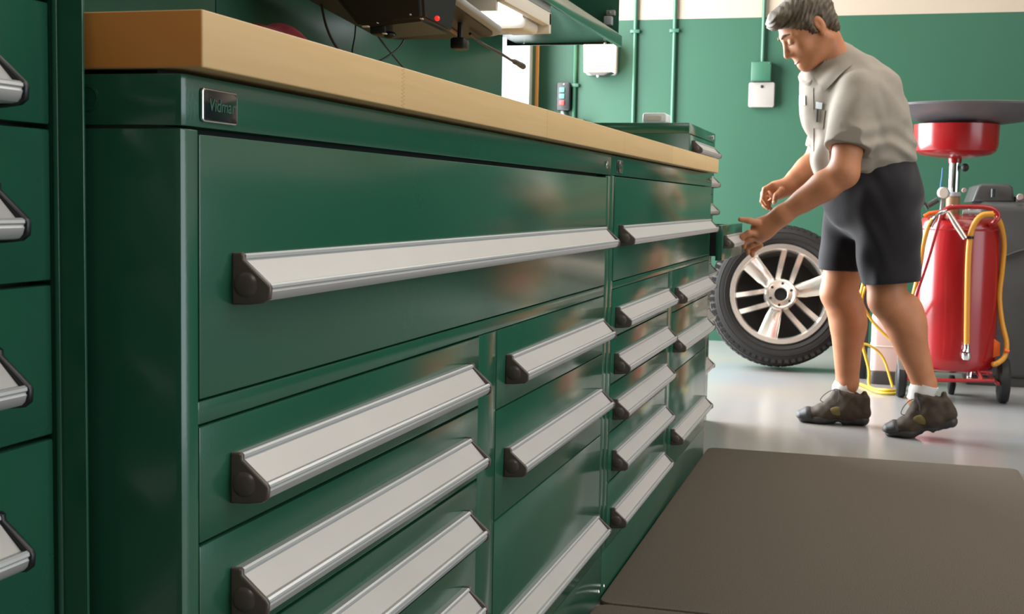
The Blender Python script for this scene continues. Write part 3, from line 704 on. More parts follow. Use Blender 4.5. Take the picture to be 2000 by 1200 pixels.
# hair
g = Sdf(HC - .2, HC + .2, .0030)
g.ell(hd(-.018, 0, .040), (.106 * HS, .087 * HS, .094 * HS), .02, R=RH)
g.ell(hd(.060, .0, .092), (.052, .070, .034), .02, R=RH)
g.ell(hd(.088, .014, .082), (.028, .046, .024), .015, R=RH)
g.ell(hd(-.068, 0, -.02), (.040, .068, .060), .02, R=RH)
for q in (-1, 1): g.cone(hd(.012, q * .078, .03), hd(.006, q * .076, -.012), .016, .009, .02)
def hairw(P):
    q = [P[i] - HC[i] for i in range(3)]; f = sum(q[i] * fw[i] for i in range(3)); s_ = sum(q[i] * sd[i] for i in range(3)); u = sum(q[i] * uu[i] for i in range(3))
    w = u + .5 * f + .25 * np.abs(s_)
    return .0016 * np.sin(330 * w + 5 * np.sin(26 * f) + 3 * np.sin(40 * s_)) + .0014 * np.sin(120 * w + 14 * s_ + 4 * np.sin(33 * f + 20 * s_)) + .0010 * np.sin(480 * w + 40 * f)
g.warp(hairw)
g.ell(hd(.115, 0, -.012), (.088, .125, .078), .010, 'sub', R=RH)       # face opening
g.ell(hd(.060, 0, -.095), (.120, .125, .085), .010, 'sub', R=RH)       # below the sideburns
for q in (-1, 1): g.ell(hd(-.022, q * .090, -.006), (.026, .022, .036), .006, 'sub', R=RH)
obj('hair', g.mesh('hair'), M['hair'], MAN, autos=180)

# shirt
def folds(P, a, s0):
    x, y, z = P; return a * (.6 * np.sin(31 * x - 22 * z + 3 * np.sin(17 * y + s0)) * np.sin(9 * z + 13 * x + s0) + .5 * np.sin(47 * z + 21 * x + 2.5 * np.sin(23 * x + 9 * y)) * np.sin(14 * x + s0 * 2))
g = Sdf((.16, 4.76, .86), (.92, 5.42, 1.62), .0042)
ns = J(1632, 128, 5.08)
g.chain([J(1648, 168, 5.08), J(1662, 196, 5.08), J(1683, 262, 5.08), J(1692, 305, 5.08)], [.120, .158, .172, .165], .05, 1.14)
g.ell(J(1600, 215, 5.08), (.062, .13, .10), .06)
g.ell(J(1706, 200, 5.08), (.095, .17, .112), .08)
g.ell(J(1704, 300, 5.08), (.165, .185, .062), .035)
g.ell(J(1640, 315, 5.08), (.11, .16, .09), .05)
g.cone(J(1606, 172, 5.08), J(1672, 165, 5.08), .080, .095, .06)
g.cone(shL, J(1653, 298, 4.825), .078, .088, .045); g.cone(shR, J(1610, 290, 5.28), .074, .068, .045)
g.cone(J(1608, 118, 5.06), ns, .080, .092, .035, 'add', .9)
g.warp(lambda P: folds(P, .0075, .7) + .007 * np.exp(-((P[2] - 1.075) / .07) ** 2) * np.sin(95 * P[2] + 16 * P[0] + 2 * np.sin(30 * P[0])) * (P[0] > .40))
# open sleeve ends and neck
dl = J(1651, 292, 4.83) - shL; dl /= np.linalg.norm(dl); dr = J(1597, 300, 5.29) - shR; dr /= np.linalg.norm(dr)
g.put(lambda P: np.maximum(np.maximum((P[0] - J(1655, 291, 4.83)[0]) * -dl[0] + (P[1] - J(1655, 291, 4.83)[1]) * -dl[1] + (P[2] - J(1655, 291, 4.83)[2]) * -dl[2],
     np.sqrt((P[0] - J(1651, 300, 4.83)[0]) ** 2 + (P[1] - 4.83) ** 2 + (P[2] - J(1651, 330, 4.83)[2]) ** 2) - .135), P[1] - 4.885), (.2, 4.7, .8), (.65, 4.95, 1.15), .004, 'sub')
g.put(lambda P: np.maximum(np.maximum(-((P[0] - J(1597, 292, 5.29)[0]) * dr[0] + (P[2] - J(1597, 292, 5.29)[2]) * dr[2]), 5.225 - P[1]),
     np.sqrt((P[0] - J(1597, 320, 5.29)[0]) ** 2 + (P[1] - 5.29) ** 2 + (P[2] - J(1597, 320, 5.29)[2]) ** 2) - .13), (.1, 5.2, .8), (.5, 5.42, 1.15), .004, 'sub')
g.cone(shL * .45 + J(1653, 298, 4.825) * .55, J(1652, 330, 4.81), .055, .058, .004, 'sub')
n2 = J(1571, 76, 5.0) - J(1608, 114, 5.06); n2 /= np.linalg.norm(n2); c2 = J(1607, 112, 5.055)
g.cone(c2 - n2 * .02, c2 + n2 * .12, .074, .090, .006, 'sub', .85)
g.chain([J(1692, 305, 5.08), J(1698, 360, 5.08)], [.166, .146], .03, 1.10)
g.cut(J(1690, 362, 5.08), (.30, 0, -1), .02)
SH = obj('shirt', g.mesh('shirt'), M['shirt'], MAN, autos=180)
# collar: a folded band round the neck
g = Sdf(ns - .17, ns + .17, .0034)
g.cone(c2 - n2 * .055, c2 + n2 * .012, .108, .086, .004, 'add', .9)
g.cone(J(1578, 150, 5.01), J(1597, 180, 4.972), .034, .008, .02); g.cone(J(1574, 152, 5.10), J(1570, 178, 5.13), .030, .008, .02)
g.cone(c2 - n2 * .09, c2 + n2 * .02, .100, .076, .003, 'sub', .9)
g.cone(c2, c2 + n2 * .1, .078, .086, .003, 'sub', .86)
g.cut(c2 + n2 * .010, n2, .004); g.cut(c2 - n2 * .085, -n2, .004)
g.cone(J(1556, 158, 5.05), J(1584, 200, 5.055), .010, .026, .004, 'sub')
obj('collar', g.mesh('collar'), M['shirt'], SH, autos=180)
# name patch and pocket on the chest
M['patch'] = mat('pale_patch', '#dfe3e6', .7); M['pen'] = mat('dark_pen', '#2b2f3a', .4)
from mathutils.bvhtree import BVHTree
def bvh_of(o): return BVHTree.FromPolygons([v.co + o.matrix_world.translation + rootloc(o.parent) for v in o.data.vertices], [tuple(p.vertices) for p in o.data.polygons])
BV = BVHTree.FromPolygons([tuple(v.co + rootloc(MAN)) for v in SH.data.vertices], [tuple(p.vertices) for p in SH.data.polygons])
def drape(quad, off=.003, n=6):
    # a small cloth patch lying on the shirt; quad is given by four sight lines
    t = bmesh.new(); g_ = []
    for i in range(n + 1):
        row = []
        for j in range(n + 1):
            u, v = i / n, j / n
            px = (quad[0][0] * (1 - u) + quad[1][0] * u) * (1 - v) + (quad[3][0] * (1 - u) + quad[2][0] * u) * v
            py = (quad[0][1] * (1 - u) + quad[1][1] * u) * (1 - v) + (quad[3][1] * (1 - u) + quad[2][1] * u) * v
            d = (W(px, py, 5) - CAM).normalized(); h = BV.ray_cast(CAM, d, 9)
            row.append(t.verts.new(h[0] + h[1] * off) if h[0] is not None else None)
        g_.append(row)
    for i in range(n):
        for j in range(n):
            q = (g_[i][j], g_[i + 1][j], g_[i + 1][j + 1], g_[i][j + 1])
            if None not in q and max((x.co - y.co).length for x in q for y in q) < .04: t.faces.new(q)
    bmesh.ops.recalc_face_normals(t, faces=t.faces)
    if len(t.faces): bmesh.ops.solidify(t, geom=t.faces[:], thickness=.0015)
    b = new(); merge(b, t); return b
obj('name_patch', drape([(1563, 187), (1574, 187), (1574, 206), (1563, 206)]), M['patch'], SH)
obj('badge_patch', drape([(1595, 199), (1607, 201), (1606, 214), (1594, 212)]), M['patch'], SH)
obj('pocket', drape([(1590, 214), (1612, 216), (1608, 252), (1588, 250)], .0010), M['shirt'], SH)
obj('pen', drape([(1597, 214), (1600, 214), (1599, 238), (1596, 238)], .005, 3), M['pen'], SH)
obj('placket', drape([(1580, 172), (1589, 172), (1590, 296), (1581, 296)], .0008, 14), M['shirt'], SH)
obj('collar_flap', drape([(1590, 150), (1634, 86), (1664, 128), (1611, 180)], .006, 12), M['shirt'], SH)
# shorts
g = Sdf((.26, 4.82, .48), (.92, 5.40, 1.14), .0042)
g.chain([J(1694, 335, 5.08), J(1697, 348, 5.08), J(1700, 385, 5.08)], [.160, .166, .172], .03, 1.10)
g.ell(J(1738, 380, 5.06), (.125, .165, .13), .05)
g.cone(J(1722, 395, 4.995), J(1737, 545, 4.965), .128, .105, .04); g.cone(J(1740, 440, 4.99), J(1746, 545, 4.97), .100, .084, .04)
g.cone(J(1672, 400, 5.18), J(1643, 522, 5.20), .118, .093, .03)
g.warp(lambda P: folds(P, .0065, 2.1) + .003 * np.sin(40 * P[0] + 12 * P[2]))
g.cut(J(1700, 331, 5.08), (-.33, 0, 1), .01)
pL = J(1734, 553, 4.97); pR = J(1640, 528, 5.2)
def hem(P):
    dL = (P[2] - pL[2]) - .10 * (P[0] - pL[0]); dR = (P[2] - pR[2]) + .02 * (P[0] - pR[0])
    d = np.where(P[1] < 5.085, dL, dR); return d
g.put(hem, (.2, 4.8, .48), (.92, 5.4, .72), .003, 'sub')
g.cone(J(1733, 530, 4.97), kneeL, .078, .080, .006, 'sub'); g.cone(J(1640, 510, 5.2), kneeR, .072, .074, .006, 'sub')
ST = obj('shorts', g.mesh('shorts'), M['shorts'], MAN, autos=180)

# shoes and socks
def shoe(ank, toe_px, heel_px, y, heelup, lab, sock_top=.004):
    toe = J(*toe_px, y); heel = J(*heel_px, y); toe[2] = max(toe[2], .0)
    d = heel - toe; L = np.linalg.norm(d[[0]]); ang = math.atan2(heelup, abs(d[0]))
    ex = np.array([-math.cos(ang), 0, -math.sin(ang)]); ez = np.array([-math.sin(ang), 0, math.cos(ang)]); ey = np.array([0, 1., 0])   # ex heel -> toe
    T = toe.copy(); T[2] = .0
    ln = .30
    R_ = np.stack([ex, ey, ez], 1)
    def p(a, s_, h):   # a from toe backwards
        # the forefoot stays flat on the floor when the heel is lifted
        if heelup > .02 and a < .10: q = T + np.array([a, 0, 0]) + ey * s_ + np.array([0, 0, h]); return q
        base = T + (np.array([.10, 0, 0]) if heelup > .02 else np.zeros(3)); aa = a - (.10 if heelup > .02 else 0)
        return base - ex * aa + ey * s_ + ez * h
    lo = np.array([T[0] - .03, y - .09, -.01]); hi = np.array([T[0] + .36, y + .09, .30])
    t = thing('x', 'x', 'x', (0, 0, 0)); bpy.data.objects.remove(t)
    g = Sdf(lo, hi, .0032)
    g.cone(p(.035, 0, .020), p(.11, 0, .022), .022, .026, .02, 'add', 1.75); g.cone(p(.10, 0, .022), p(.19, 0, .022), .024, .020, .02, 'add', 1.7); g.cone(p(.19, 0, .022), p(.265, 0, .024), .022, .025, .02, 'add', 1.45)
    # treads: heel block and notch
    for pt in (p(.172, 0, -.004),): g.cone(pt - ey * .09, pt + ey * .09, .016, .016, .006, 'sub')
    if heelup > .02:
        for i in range(4): pt = p(.205 + .026 * i, 0, -.004); g.cone(pt - ey * .09, pt + ey * .09, .006, .006, .003, 'sub')
    g.cut(p(.27, 0, .036) if heelup > .02 else (0, 0, .036), ez if heelup > .02 else (0, 0, 1), .008)
    if heelup <= .02: g.cut((0, 0, .0006), (0, 0, -1), .002)
    else: g.cut((0, 0, .0006), (0, 0, -1), .002)
    sole = g.mesh('sole')
    g = Sdf(lo, hi, .0032)
    g.cone(p(.045, 0, .032), p(.12, 0, .042), .025, .034, .02, 'add', 1.45); g.cone(p(.12, 0, .045), p(.20, 0, .062), .036, .042, .03, 'add', 1.15)
    g.cone(p(.19, 0, .05), p(.262, 0, .052), .038, .033, .02, 'add', 1.15); g.cone(p(.20, 0, .07), p(.222, 0, .108), .040, .047, .03, 'add', 1.0); g.cone(p(.262, 0, .06), p(.270, 0, .112), .022, .020, .02, 'add', 1.2)
    g.cone(p(.205, 0, .06), (ank[0] - .004, ank[1], ank[2] + .0), .050, .0555, .02); g.cone(p(.150, 0, .085), p(.168, 0, .118), .030, .022, .02, 'add', 1.2)
    g.cut(ank + np.array([0, 0, -.030]), np.array([.22, 0, .9]), .010)
    g.cone(p(.262, 0, .09), p(.268, 0, .130), .016, .009, .02, 'add', 1.4)
    g.cone(ank + np.array([-.018, 0, -.05]), ank + np.array([.0, 0, .06]), .040, .0475, .004, 'sub')
    g.cut(p(.15, 0, .022) if heelup > .02 else (0, 0, .02), -ez if heelup > .02 else (0, 0, -1), .004) if heelup <= .02 else None
    if heelup > .02: g.cut((0, 0, .018), (0, 0, -1), .004)
    def dd(P): return .0012 * np.sin(140 * P[0]) * np.sin(120 * P[2])
    g.warp(dd); up = g.mesh('upper')
    so = obj('shoe', up, M['shoe'], MAN, autos=180); so['label'] = lab
    obj('sole', sole, M['sole'], so, autos=180)
    b = new(); ball(b, p(.175, -.046, .058), .03, 16, (1.35, .26, .62)); obj('side_panel', b, M['shoe_olive'], so)
    g = Sdf(lo, hi, .0032); g.cone(p(.030, 0, .026), p(.052, 0, .034), .024, .030, .02, 'add', 1.55); g.cut((0, 0, .016), (0, 0, -1), .004); obj('toe_cap', g.mesh('toe_cap'), M['sole'], so, autos=180)
    b = new()
    for i in range(4):
        a_ = .118 + .020 * i; h_ = .079 + .011 * i
        tube(b, [p(a_, -.040, h_ - .012), p(a_ + .002, -.02, h_ + .004), p(a_, .0, h_ + .006), p(a_ - .002, .02, h_ + .004)], .0024, 6)
    tube(b, [p(.178, -.012, .124), p(.150, -.02, .138), p(.118, -.03, .122), p(.100, -.032, .098), p(.112, -.033, .088)], .0016, 6)
    tube(b, [p(.178, .0, .124), p(.170, -.026, .142), p(.172, -.046, .118), p(.168, -.052, .096)], .0016, 6)
    obj('laces', b, M['lace'], so)
    b = new(); q0 = sock_top; tube(b, [ank + np.array([.001 - .3 * -q0 * 0, 0, q0]), ank + np.array([-.006, 0, -.02]), ank + np.array([-.022, 0, -.065])], [.051, .050, .044], 32, 3)
    obj('sock', b, M['sock'], MAN)
shoe(J(1806, 752, 5.02), (1719, 850), (1856, 818), 5.00, .075, 'brown shoe with its heel lifted off the floor')
shoe(J(1655, 748, 5.22), (1551, 830), (1690, 822), 5.20, 0, 'brown shoe standing flat on the floor', -.014)

# ------------------------------------------------------------------ wheel leaning behind the man
nrm = Vector((.16, -.97, .17)).normalized()
ux = Vector((0, 0, 1)).cross(-nrm).normalized() * -1; ux = ux if ux.x > 0 else -ux; uz = nrm.cross(ux) ; uz = uz if uz.z > 0 else -uz
RW = Matrix(((ux.x, -nrm.x, uz.x), (ux.y, -nrm.y, uz.y), (ux.z, -nrm.z, uz.z)))     # local x right, y away from the face, z up
WR = .3725
face = Vector(W(1525, 571, 6.78)); WC = face - nrm * .10
lowest = WC.z - math.sqrt(max(0, WR ** 2 * (1 - nrm.z ** 2))) - .09 * abs(nrm.z)
WC.z -= lowest
WH = thing('wheel', 'chrome six-spoke alloy wheel with its black tyre leaning beyond the cabinets', 'wheel', (WC.x, WC.y, 0))
def wl(bm):      # local wheel space -> world
    bmesh.ops.transform(bm, matrix=Matrix.Translation(WC) @ RW.to_4x4(), verts=bm.verts); return bm
b = new()
lathe(b, [(.262, -.108), (.268, -.118), (.285, -.128), (.315, -.131), (.340, -.122), (.356, -.108), (.3655, -.095), (.3665, -.06), (.3675, 0), (.3665, .06), (.3655, .095), (.356, .108), (.340, .122), (.300, .131), (.270, .118), (.262, .108)], (0, 0, 0), 'y', 96, cap=False)
for k in range(64):
    a = 2 * PI * k / 64
    for y0, y1, off in ((-.104, -.062, 0), (-.052, -.006, .5), (.006, .052, 0), (.062, .104, .5)):
        t = bmesh.new(); bmesh.ops.create_cube(t, size=1); aa = a + off * 2 * PI / 64
        for v in t.verts: v.co = Vector((v.co.x * .026, (y0 + y1) / 2 + v.co.y * (y1 - y0), v.co.z * .009 + .3672 - (.006 if y0 < -.1 or y1 > .1 else 0)))
        bmesh.ops.transform(t, matrix=Matrix.Rotation(aa, 4, 'Y'), verts=t.verts); merge(b, t)
    t = bmesh.new(); bmesh.ops.create_cube(t, size=1)
    for v in t.verts: v.co = Vector((v.co.x * .020, -.1165 + v.co.y * .008, v.co.z * .022 + .349))
    bmesh.ops.transform(t, matrix=Matrix.Rotation(a, 4, 'Y'), verts=t.verts); merge(b, t)
for r_ in (.290, .322): lathe(b, [(r_ - .002, -.1285), (r_, -.1325), (r_ + .002, -.1285)], (0, 0, 0), 'y', 96, cap=False)
obj('tyre', wl(b), M['tyre'], WH, autos=40)
b = new(); lathe(b, [(.262, -.108), (.264, -.121), (.260, -.126), (.238, -.124), (.230, -.112), (.228, -.085), (.230, -.02), (.215, .05), (.225, .108), (.262, .108)], (0, 0, 0), 'y', 96, cap=False)
rim = obj('rim', wl(b), M['polish'], WH)
b = new(); lathe(b, [(.001, .04), (.226, .04)], (0, 0, 0), 'y', 64, cap=False); obj('inner_cover', wl(b), M['black'], WH)
def spoke_bar(ang, r0, r1, w0, w1, off0, off1, name):
    t = bmesh.new(); n = 8; rows = []
    for i in range(n + 1):
        u = i / n; r = r0 + (r1 - r0) * u; w = (w0 + (w1 - w0) * u) / 2; o_ = off0 + (off1 - off0) * u
        yf = -.098 - .018 * u + .012 * math.sin(PI * u)
        prof = [(-w, yf + .012), (-w * .72, yf), (w * .72, yf), (w, yf + .012), (w * .85, yf + .045), (-w * .85, yf + .045)]
        rows.append([t.verts.new((o_ + x, y, r)) for x, y in prof])
    for p0, p1 in zip(rows, rows[1:]):
        for k in range(6): t.faces.new((p0[k], p0[(k + 1) % 6], p1[(k + 1) % 6], p1[k]))
    t.faces.new(rows[0][::-1]); t.faces.new(rows[-1])
    bmesh.ops.recalc_face_normals(t, faces=t.faces)
    bmesh.ops.transform(t, matrix=Matrix.Rotation(ang, 4, 'Y'), verts=t.verts)
    return t
for deg in (134, 254, 14):                                       # solid spokes
    b = new(); merge(b, spoke_bar(math.radians(90 - deg), .05, .250, .064, .108, 0, 0, 's')); obj('spoke', wl(b), M['polish'], rim, autos=50)
for deg in (75, 194, 315):                                       # split spokes
    b = new()
    for q in (-1, 1): merge(b, spoke_bar(math.radians(90 - deg), .05, .250, .030, .034, q * .034, q * .046, 's'))
    obj('spoke', wl(b), M['polish'], rim, autos=50)
b = new(); lathe(b, [(.0335, -.06), (.0335, -.108), (.037, -.112), (.050, -.110), (.062, -.109), (.070, -.114), (.078, -.113), (.084, -.100), (.086, -.06)], (0, 0, 0), 'y', 64, cap=False)
obj('hub', wl(b), M['polish'], rim)
for k in range(6):
    b = new(); a = math.radians(22 + 60 * k); lathe(b, [(.001, -.1125), (.0058, -.1125), (.0068, -.1105)], (.0565 * math.cos(a), 0, .0565 * math.sin(a)), 'y', 14, cap=False); obj('lug_hole', wl(b), M['black'], rim)
b = new(); lathe(b, [(.001, -.07), (.033, -.07)], (0, 0, 0), 'y', 32, cap=False); obj('bore', wl(b), M['black'], rim)

# ------------------------------------------------------------------ oil drainer cart
KX, KY = .895, 6.10
K = thing('oil_drainer', 'red wheeled waste oil drainer tank with amber hoses behind the man', 'oil drainer', (KX, KY, 0))
b = new(); lathe(b, [(.02, .128), (.12, .132), (.165, .146), (.178, .172), (.1795, .20), (.1795, .775), (.176, .797), (.160, .818), (.11, .832), (.02, .836)], (KX, KY, 0), 'z', 64)
lathe(b, [(.1795, .765), (.1815, .770), (.1795, .775)], (KX, KY, 0), 'z', 64, cap=False); obj('tank', b, M['red'], K)
P_ = Vector((.862, KY, 0))
b = new(); lathe(b, [(.0245, .835), (.0245, 1.10)], P_, 'z', 24); obj('post', b, M['chrome'], K)
b = new(); lathe(b, [(.030, .830), (.031, .905), (.027, .915)], P_, 'z', 24); obj('collar', b, M['brass'], K)
b = new(); lathe(b, [(.030, .915), (.033, .919), (.033, .930), (.027, .936)], P_, 'z', 24); obj('collar_ring', b, M['greyp'], K)
b = new(); lathe(b, [(.028, 1.065), (.03, 1.085), (.09, 1.092), (.150, 1.102), (.172, 1.118), (.181, 1.145), (.183, 1.235), (.176, 1.236), (.172, 1.15), (.15, 1.118), (.02, 1.112)], P_, 'z', 64, cap=False); obj('bowl', b, M['red'], K)
b = new(); lathe(b, [(.02, 1.238), (.40, 1.240), (.62, 1.252), (.86, 1.288), (1.0, 1.313), (1.01, 1.322), (.985, 1.324), (.86, 1.300), (.62, 1.264), (.02, 1.252)], P_ + Vector((.06, .02, 0)), 'z', 72, sx=.37, sy=.30, cap=False)
M['pan'] = mat('dark_grey_pan', '#5d5a5c', .35, noise=.12, nscale=8)
obj('drain_pan', b, M['pan'], K)
b = new(); ball(b, P_ + Vector((.042, -.03, 1.045)), .017, 16, (1, .8, 1.1)); tube(b, [P_ + Vector((.02, -.015, 1.045)), P_ + Vector((.04, -.028, 1.045))], .006, 8, 0); obj('clamp_knob', b, M['black'], K)
y = 5.93
def wt(pts, yy): return [W(p[0], p[1], p[2] if len(p) > 2 else yy) for p in pts]
b = new(); tube(b, wt([(1838, 432, 6.0), (1842, 420), (1850, 408), (1875, 404), (1925, 405), (1944, 412), (1950, 424), (1940, 436), (1928, 440, 6.0)], y), .0105, 12, 5); obj('handle', b, M['red'], K)
b = new(); tube(b, wt([(1772, 741), (1800, 743), (1942, 744)], 5.93), .0085, 10, 0); tube(b, [Vector((.79, 5.93, .105)), Vector((.80, 5.98, .16))], .009, 8, 0)
tube(b, [W(1918, 744, 5.93), W(1908, 722, 5.98)], .010, 8, 0); tube(b, [Vector((.72, 5.94, .10)), Vector((.74, 6.30, .10))], .0085, 8, 0); tube(b, [Vector((1.075, 5.94, .10)), Vector((1.06, 6.30, .10))], .0085, 8, 0); tube(b, [Vector((.72, 6.30, .10)), Vector((1.08, 6.30, .10))], .0085, 8, 0)
for x_ in (.80, .98): tube(b, [Vector((x_, 6.28, .10)), Vector((x_, 6.18, .15))], .009, 8, 0)
obj('base_frame', b, M['red'], K)
def cwheel(c, r, w, name='caster', par=K):
    b = new(); lathe(b, [(r * .3, -w / 2), (r * .7, -w / 2), (r * .93, -w * .42), (r, -w * .25), (r, w * .25), (r * .93, w * .42), (r * .7, w / 2), (r * .3, w / 2)], c, 'x', 36); o = obj(name, b, M['black'], par)
    b = new(); lathe(b, [(r * .28, -w / 2 - .004), (r * .5, -w / 2 - .002), (r * .5, w / 2 + .002), (r * .28, w / 2 + .004)], c, 'x', 24); obj('wheel_hub', b, M['charcoal'], o); return o
cwheel(Vector((1.108, 6.06, .1)), .1, .052); cwheel(Vector((.672, 6.06, .085)), .085, .045); cwheel(Vector((.90, 6.24, .045)), .045, .03)
b = new(); prism(b, [(0, 0), (.028, -.004), (.036, -.062), (.008, -.058)], 'y', 0, .012, .003); bmesh.ops.translate(b, vec=W(1752, 696, 5.96), verts=b.verts); obj('tag', b, M['white'], K)
b = new(); tube(b, wt([(1895, 722, 5.98), (1893, 735, 5.97)], 0), .014, 12, 0); ball(b, W(1893, 737, 5.97), .014, 12); obj('drain_valve', b, M['chrome'], K)
# hoses
b = new(); tube(b, wt([(1942, 416, 5.94), (1955, 440, 5.98), (1961, 480, 6.03), (1957, 530, 6.04), (1952, 580, 6.04), (1957, 630, 6.03), (1966, 670, 6.0), (1962, 697, 5.98), (1948, 710, 5.95), (1940, 712, 5.97)], 0), .0115, 12); obj('hose', b, M['amber'], K)
b = new(); tube(b, wt([(1940, 418), (1918, 421), (1903, 438), (1895, 464), (1891, 510), (1889, 600), (1888, 676)], 5.895), .0125, 12); h_ = obj('hose', b, M['amber'], K)
b = new(); tube(b, wt([(1888, 672), (1888, 682), (1887, 687)], 5.895), [.013, .012, .017], 14, 0); lathe(b, [(.012, .012), (.020, .010), (.021, -.012), (.017, -.020), (.006, -.022)], W(1887, 694, 5.895), 'z', 20); obj('fitting', b, M['chrome'], h_)
b = new(); lathe(b, [(.015, -.006), (.0165, 0), (.015, .006)], W(1895, 464, 5.895), 'z', 18); obj('clip', b, M['black'], h_)
b = new(); tube(b, wt([(1822, 428, 5.90), (1812, 446), (1803, 480), (1797, 520), (1785, 575), (1772, 620, 6.0)], 5.90), .0105, 12); h_ = obj('hose', b, M['amber'], K)
b = new(); tube(b, wt([(1850, 412), (1836, 418), (1824, 430), (1817, 443)], 5.90), [.009, .011, .012, .011], 12); obj('fitting', b, M['chrome'], h_)
b = new(); tube(b, wt([(1838, 420), (1828, 455), (1815, 500), (1802, 540), (1790, 575), (1782, 612)], 5.885), .0075, 10); obj('hose', b, M['red'], K)
b = new(); tube(b, wt([(1853, 415), (1868, 440), (1885, 466)], 5.885), [.010, .013, .011], 12, 0); obj('suction_wand', b, M['polish'], K)
b = new(); lathe(b, [(.022, -.014), (.026, -.012), (.026, .012), (.022, .014)], W(1843, 377, 6.0), 'y', 28, rot=Matrix.Rotation(math.radians(35), 3, 'Z')); tube(b, [W(1843, 380, 6.0), W(1838, 415, 6.03)], .008, 10, 0); obj('gauge', b, M['greyp'], K)
b = new(); lathe(b, [(.0235, 0), (.0235, .002)], W(1843, 377, 5.982), 'y', 28, rot=Matrix.Rotation(math.radians(35), 3, 'Z')); obj('gauge_face', b, M['cream'], K)
b = new(); tube(b, wt([(1832, 390), (1812, 402)], 6.0), .013, 10, 0); tube(b, wt([(1806, 398), (1812, 410)], 6.0), .006, 8, 0); ball(b, W(1803, 396, 6.0), .011, 12); obj('valve', b, M['charcoal'], K)
b = new(); tube(b, wt([(1805, 423, 6.02), (1815, 417, 6.02), (1835, 414, 6.02)], 6.0), .009, 10, 0); obj('pipe', b, M['orange'], K)
b = new(); tube(b, wt([(1880, 415), (1915, 415)], 6.02), .012, 10, 0); tube(b, wt([(1895, 408), (1895, 425)], 6.02), .008, 10, 0); obj('valve', b, M['greyp'], K)
b = new(); tube(b, wt([(1836, 372, 6.02), (1839, 350, 6.02), (1841, 328, 6.02)], 0), .0025, 8, 0); obj('dipstick', b, mat('blue_plastic', '#3f78a8', .4), K)
b = new(); prism(b, [(0, 0), (.028, -.018), (.028, -.075), (0, -.085)], 'y', 0, .02, .003); bmesh.ops.translate(b, vec=W(1941, 662, 6.02), verts=b.verts); obj('bracket', b, M['orange'], K)
b = new(); tube(b, wt([(1962, 684, 5.975), (1971, 687, 5.975)], 0), .008, 8, 0); obj('hose_hook', b, M['orange'], K)

# ------------------------------------------------------------------ dark plastic container at the right edge
t = thing('storage_tank', 'large dark grey moulded plastic tank against the wall at the right edge', 'tank', (1.35, 6.95, 0))
b = new(); z0 = 0.0
prism(b, [(.985, .03), (1.80, .03), (1.80, .86), (1.77, .90), (1.03, .90), (.985, .86)], 'y', 6.6, 7.35, .05, 4)
prism(b, [(1.00, .02), (1.78, .02), (1.78, .0), (1.00, .0)], 'y', 6.65, 7.3, .004); prism(b, [(.99, .0), (1.79, .0), (1.79, .06), (.99, .06)], 'y', 6.62, 7.33, .004)
obj('body', b, M['charcoal'], t)
b = new(); prism(b, [(.975, .895), (1.0, .975), (1.02, .985), (1.14, .985), (1.16, .97), (1.175, .895)], 'y', 6.64, 7.28, .015, 3); prism(b, [(1.175, .87), (1.78, .87), (1.78, .925), (1.175, .925)], 'y', 6.64, 7.28, .015, 3); obj('top_ridge', b, M['charcoal'], t)
b = new(); tube(b, [Vector((1.02, 6.595, .60)), Vector((1.10, 6.59, .62)), Vector((1.22, 6.59, .67)), Vector((1.4, 6.59, .70))], .006, 8); tube(b, [Vector((1.02, 6.595, .60)), Vector((1.05, 6.59, .30)), Vector((1.08, 6.59, .1))], .006, 8); obj('moulding', b, M['charcoal'], t)
M['pinkcap'] = mat('pinkish_cap', '#8d7772', .5)
for px, py, r_ in ((1992, 385, .016), (1883, 372, .012)):
    b = new(); lathe(b, [(r_, 0), (r_, -.02), (r_ * .8, -.024)], W(px, py, 6.62), 'y', 20); obj('cap', b, M['pinkcap'], t)
b = new(); tube(b, [Vector((1.07, 6.62, .92)), Vector((1.07, 6.62, .96))], .010, 12, 0); obj('fitting', b, M['blackp'], t)

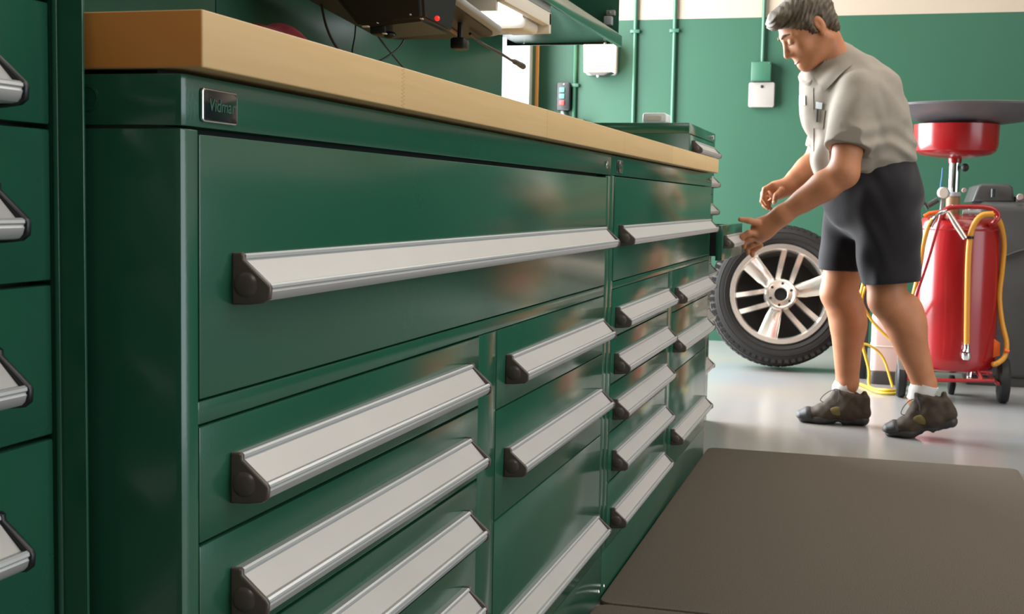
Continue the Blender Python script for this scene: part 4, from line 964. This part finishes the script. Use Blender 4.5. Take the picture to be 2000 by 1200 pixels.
# ------------------------------------------------------------------ jug, bin and yellow hose between wheel and cart
M['jug'] = mat('milky_pink_plastic', '#d3bcb6', .4)
t = thing('jug', 'milky pink plastic jug with a black base between the wheel and the red tank', 'jug', (W(1730, 712, 6.45).x, 6.5, 0))
jx0, jx1 = W(1700, 700, 6.45).x, W(1768, 700, 6.45).x
b = new(); prism(b, rrect((jx0 + jx1) / 2, 6.53, jx1 - jx0, .16, .03), 'z', .062, .335, .008, 3); prism(b, rrect((jx0 + jx1) / 2, 6.53, jx1 - jx0 - .06, .08, .03), 'z', .33, .40, .01, 3); obj('body', b, M['jug'], t)
b = new(); prism(b, rrect((jx0 + jx1) / 2, 6.53, jx1 - jx0 + .006, .166, .03), 'z', .183, .190, .002); obj('rib', b, M['cream'], t)
b = new(); prism(b, rrect((jx0 + jx1) / 2, 6.53, jx1 - jx0 + .01, .17, .03), 'z', 0, .062, .004); obj('base', b, M['charcoal'], t)
bx0, bx1 = W(1672, 650, 6.6).x, W(1697, 650, 6.6).x
t = thing('bin', 'narrow black bin standing behind the man between his legs, by the wheel', 'bin', ((bx0 + bx1) / 2, 6.65, 0))
b = new(); prism(b, [(bx0, 0), (bx1 - .006, 0), (bx1, .45), (bx0 - .006, .45)], 'y', 6.62, 6.78, .006); obj('body', b, M['black'], t)
b = new(); box(b, bx0 - .012, bx1 + .006, 6.612, 6.788, .45, .47, .004); obj('lid', b, M['blackp'], t)
b = new(); tube(b, [Vector(q) for q in (W(1688, 545, 6.3), W(1679, 585, 6.3), W(1678, 625, 6.3), W(1685, 675, 6.3), W(1697, 722, 6.3))] + [Vector((W(1700, 735, 6.3).x, 6.28, .008)), Vector((W(1730, 735, 6.2).x, 6.2, .008)), Vector((W(1752, 735, 6.2).x, 6.22, .008)), Vector((W(1768, 735, 6.2).x, 6.3, .03)), W(1775, 700, 6.35)], .0075, 10)
tube(b, wt([(1690, 560), (1684, 590), (1700, 622), (1722, 648), (1745, 668), (1762, 682), (1776, 700)], 6.32), .007, 10)
tube(b, [W(1676, 671, 6.34), W(1700, 676, 6.34), W(1725, 700, 6.34), Vector((W(1745, 722, 6.3).x, 6.3, .01))], .006, 8)
tube(b, [Vector((W(1676, 735, 6.35).x, 6.38, .008)), Vector((W(1690, 735, 6.3).x, 6.3, .008)), Vector((W(1715, 742, 6.2).x, 6.12, .008)), Vector((W(1748, 742, 6.2).x, 6.1, .008)), Vector((W(1765, 735, 6.2).x, 6.16, .02))], .007, 10)
tag(obj('air_hose', b, M['yellow']), 'yellow air hose looping down to the floor between the wheel and red tank', 'hose')
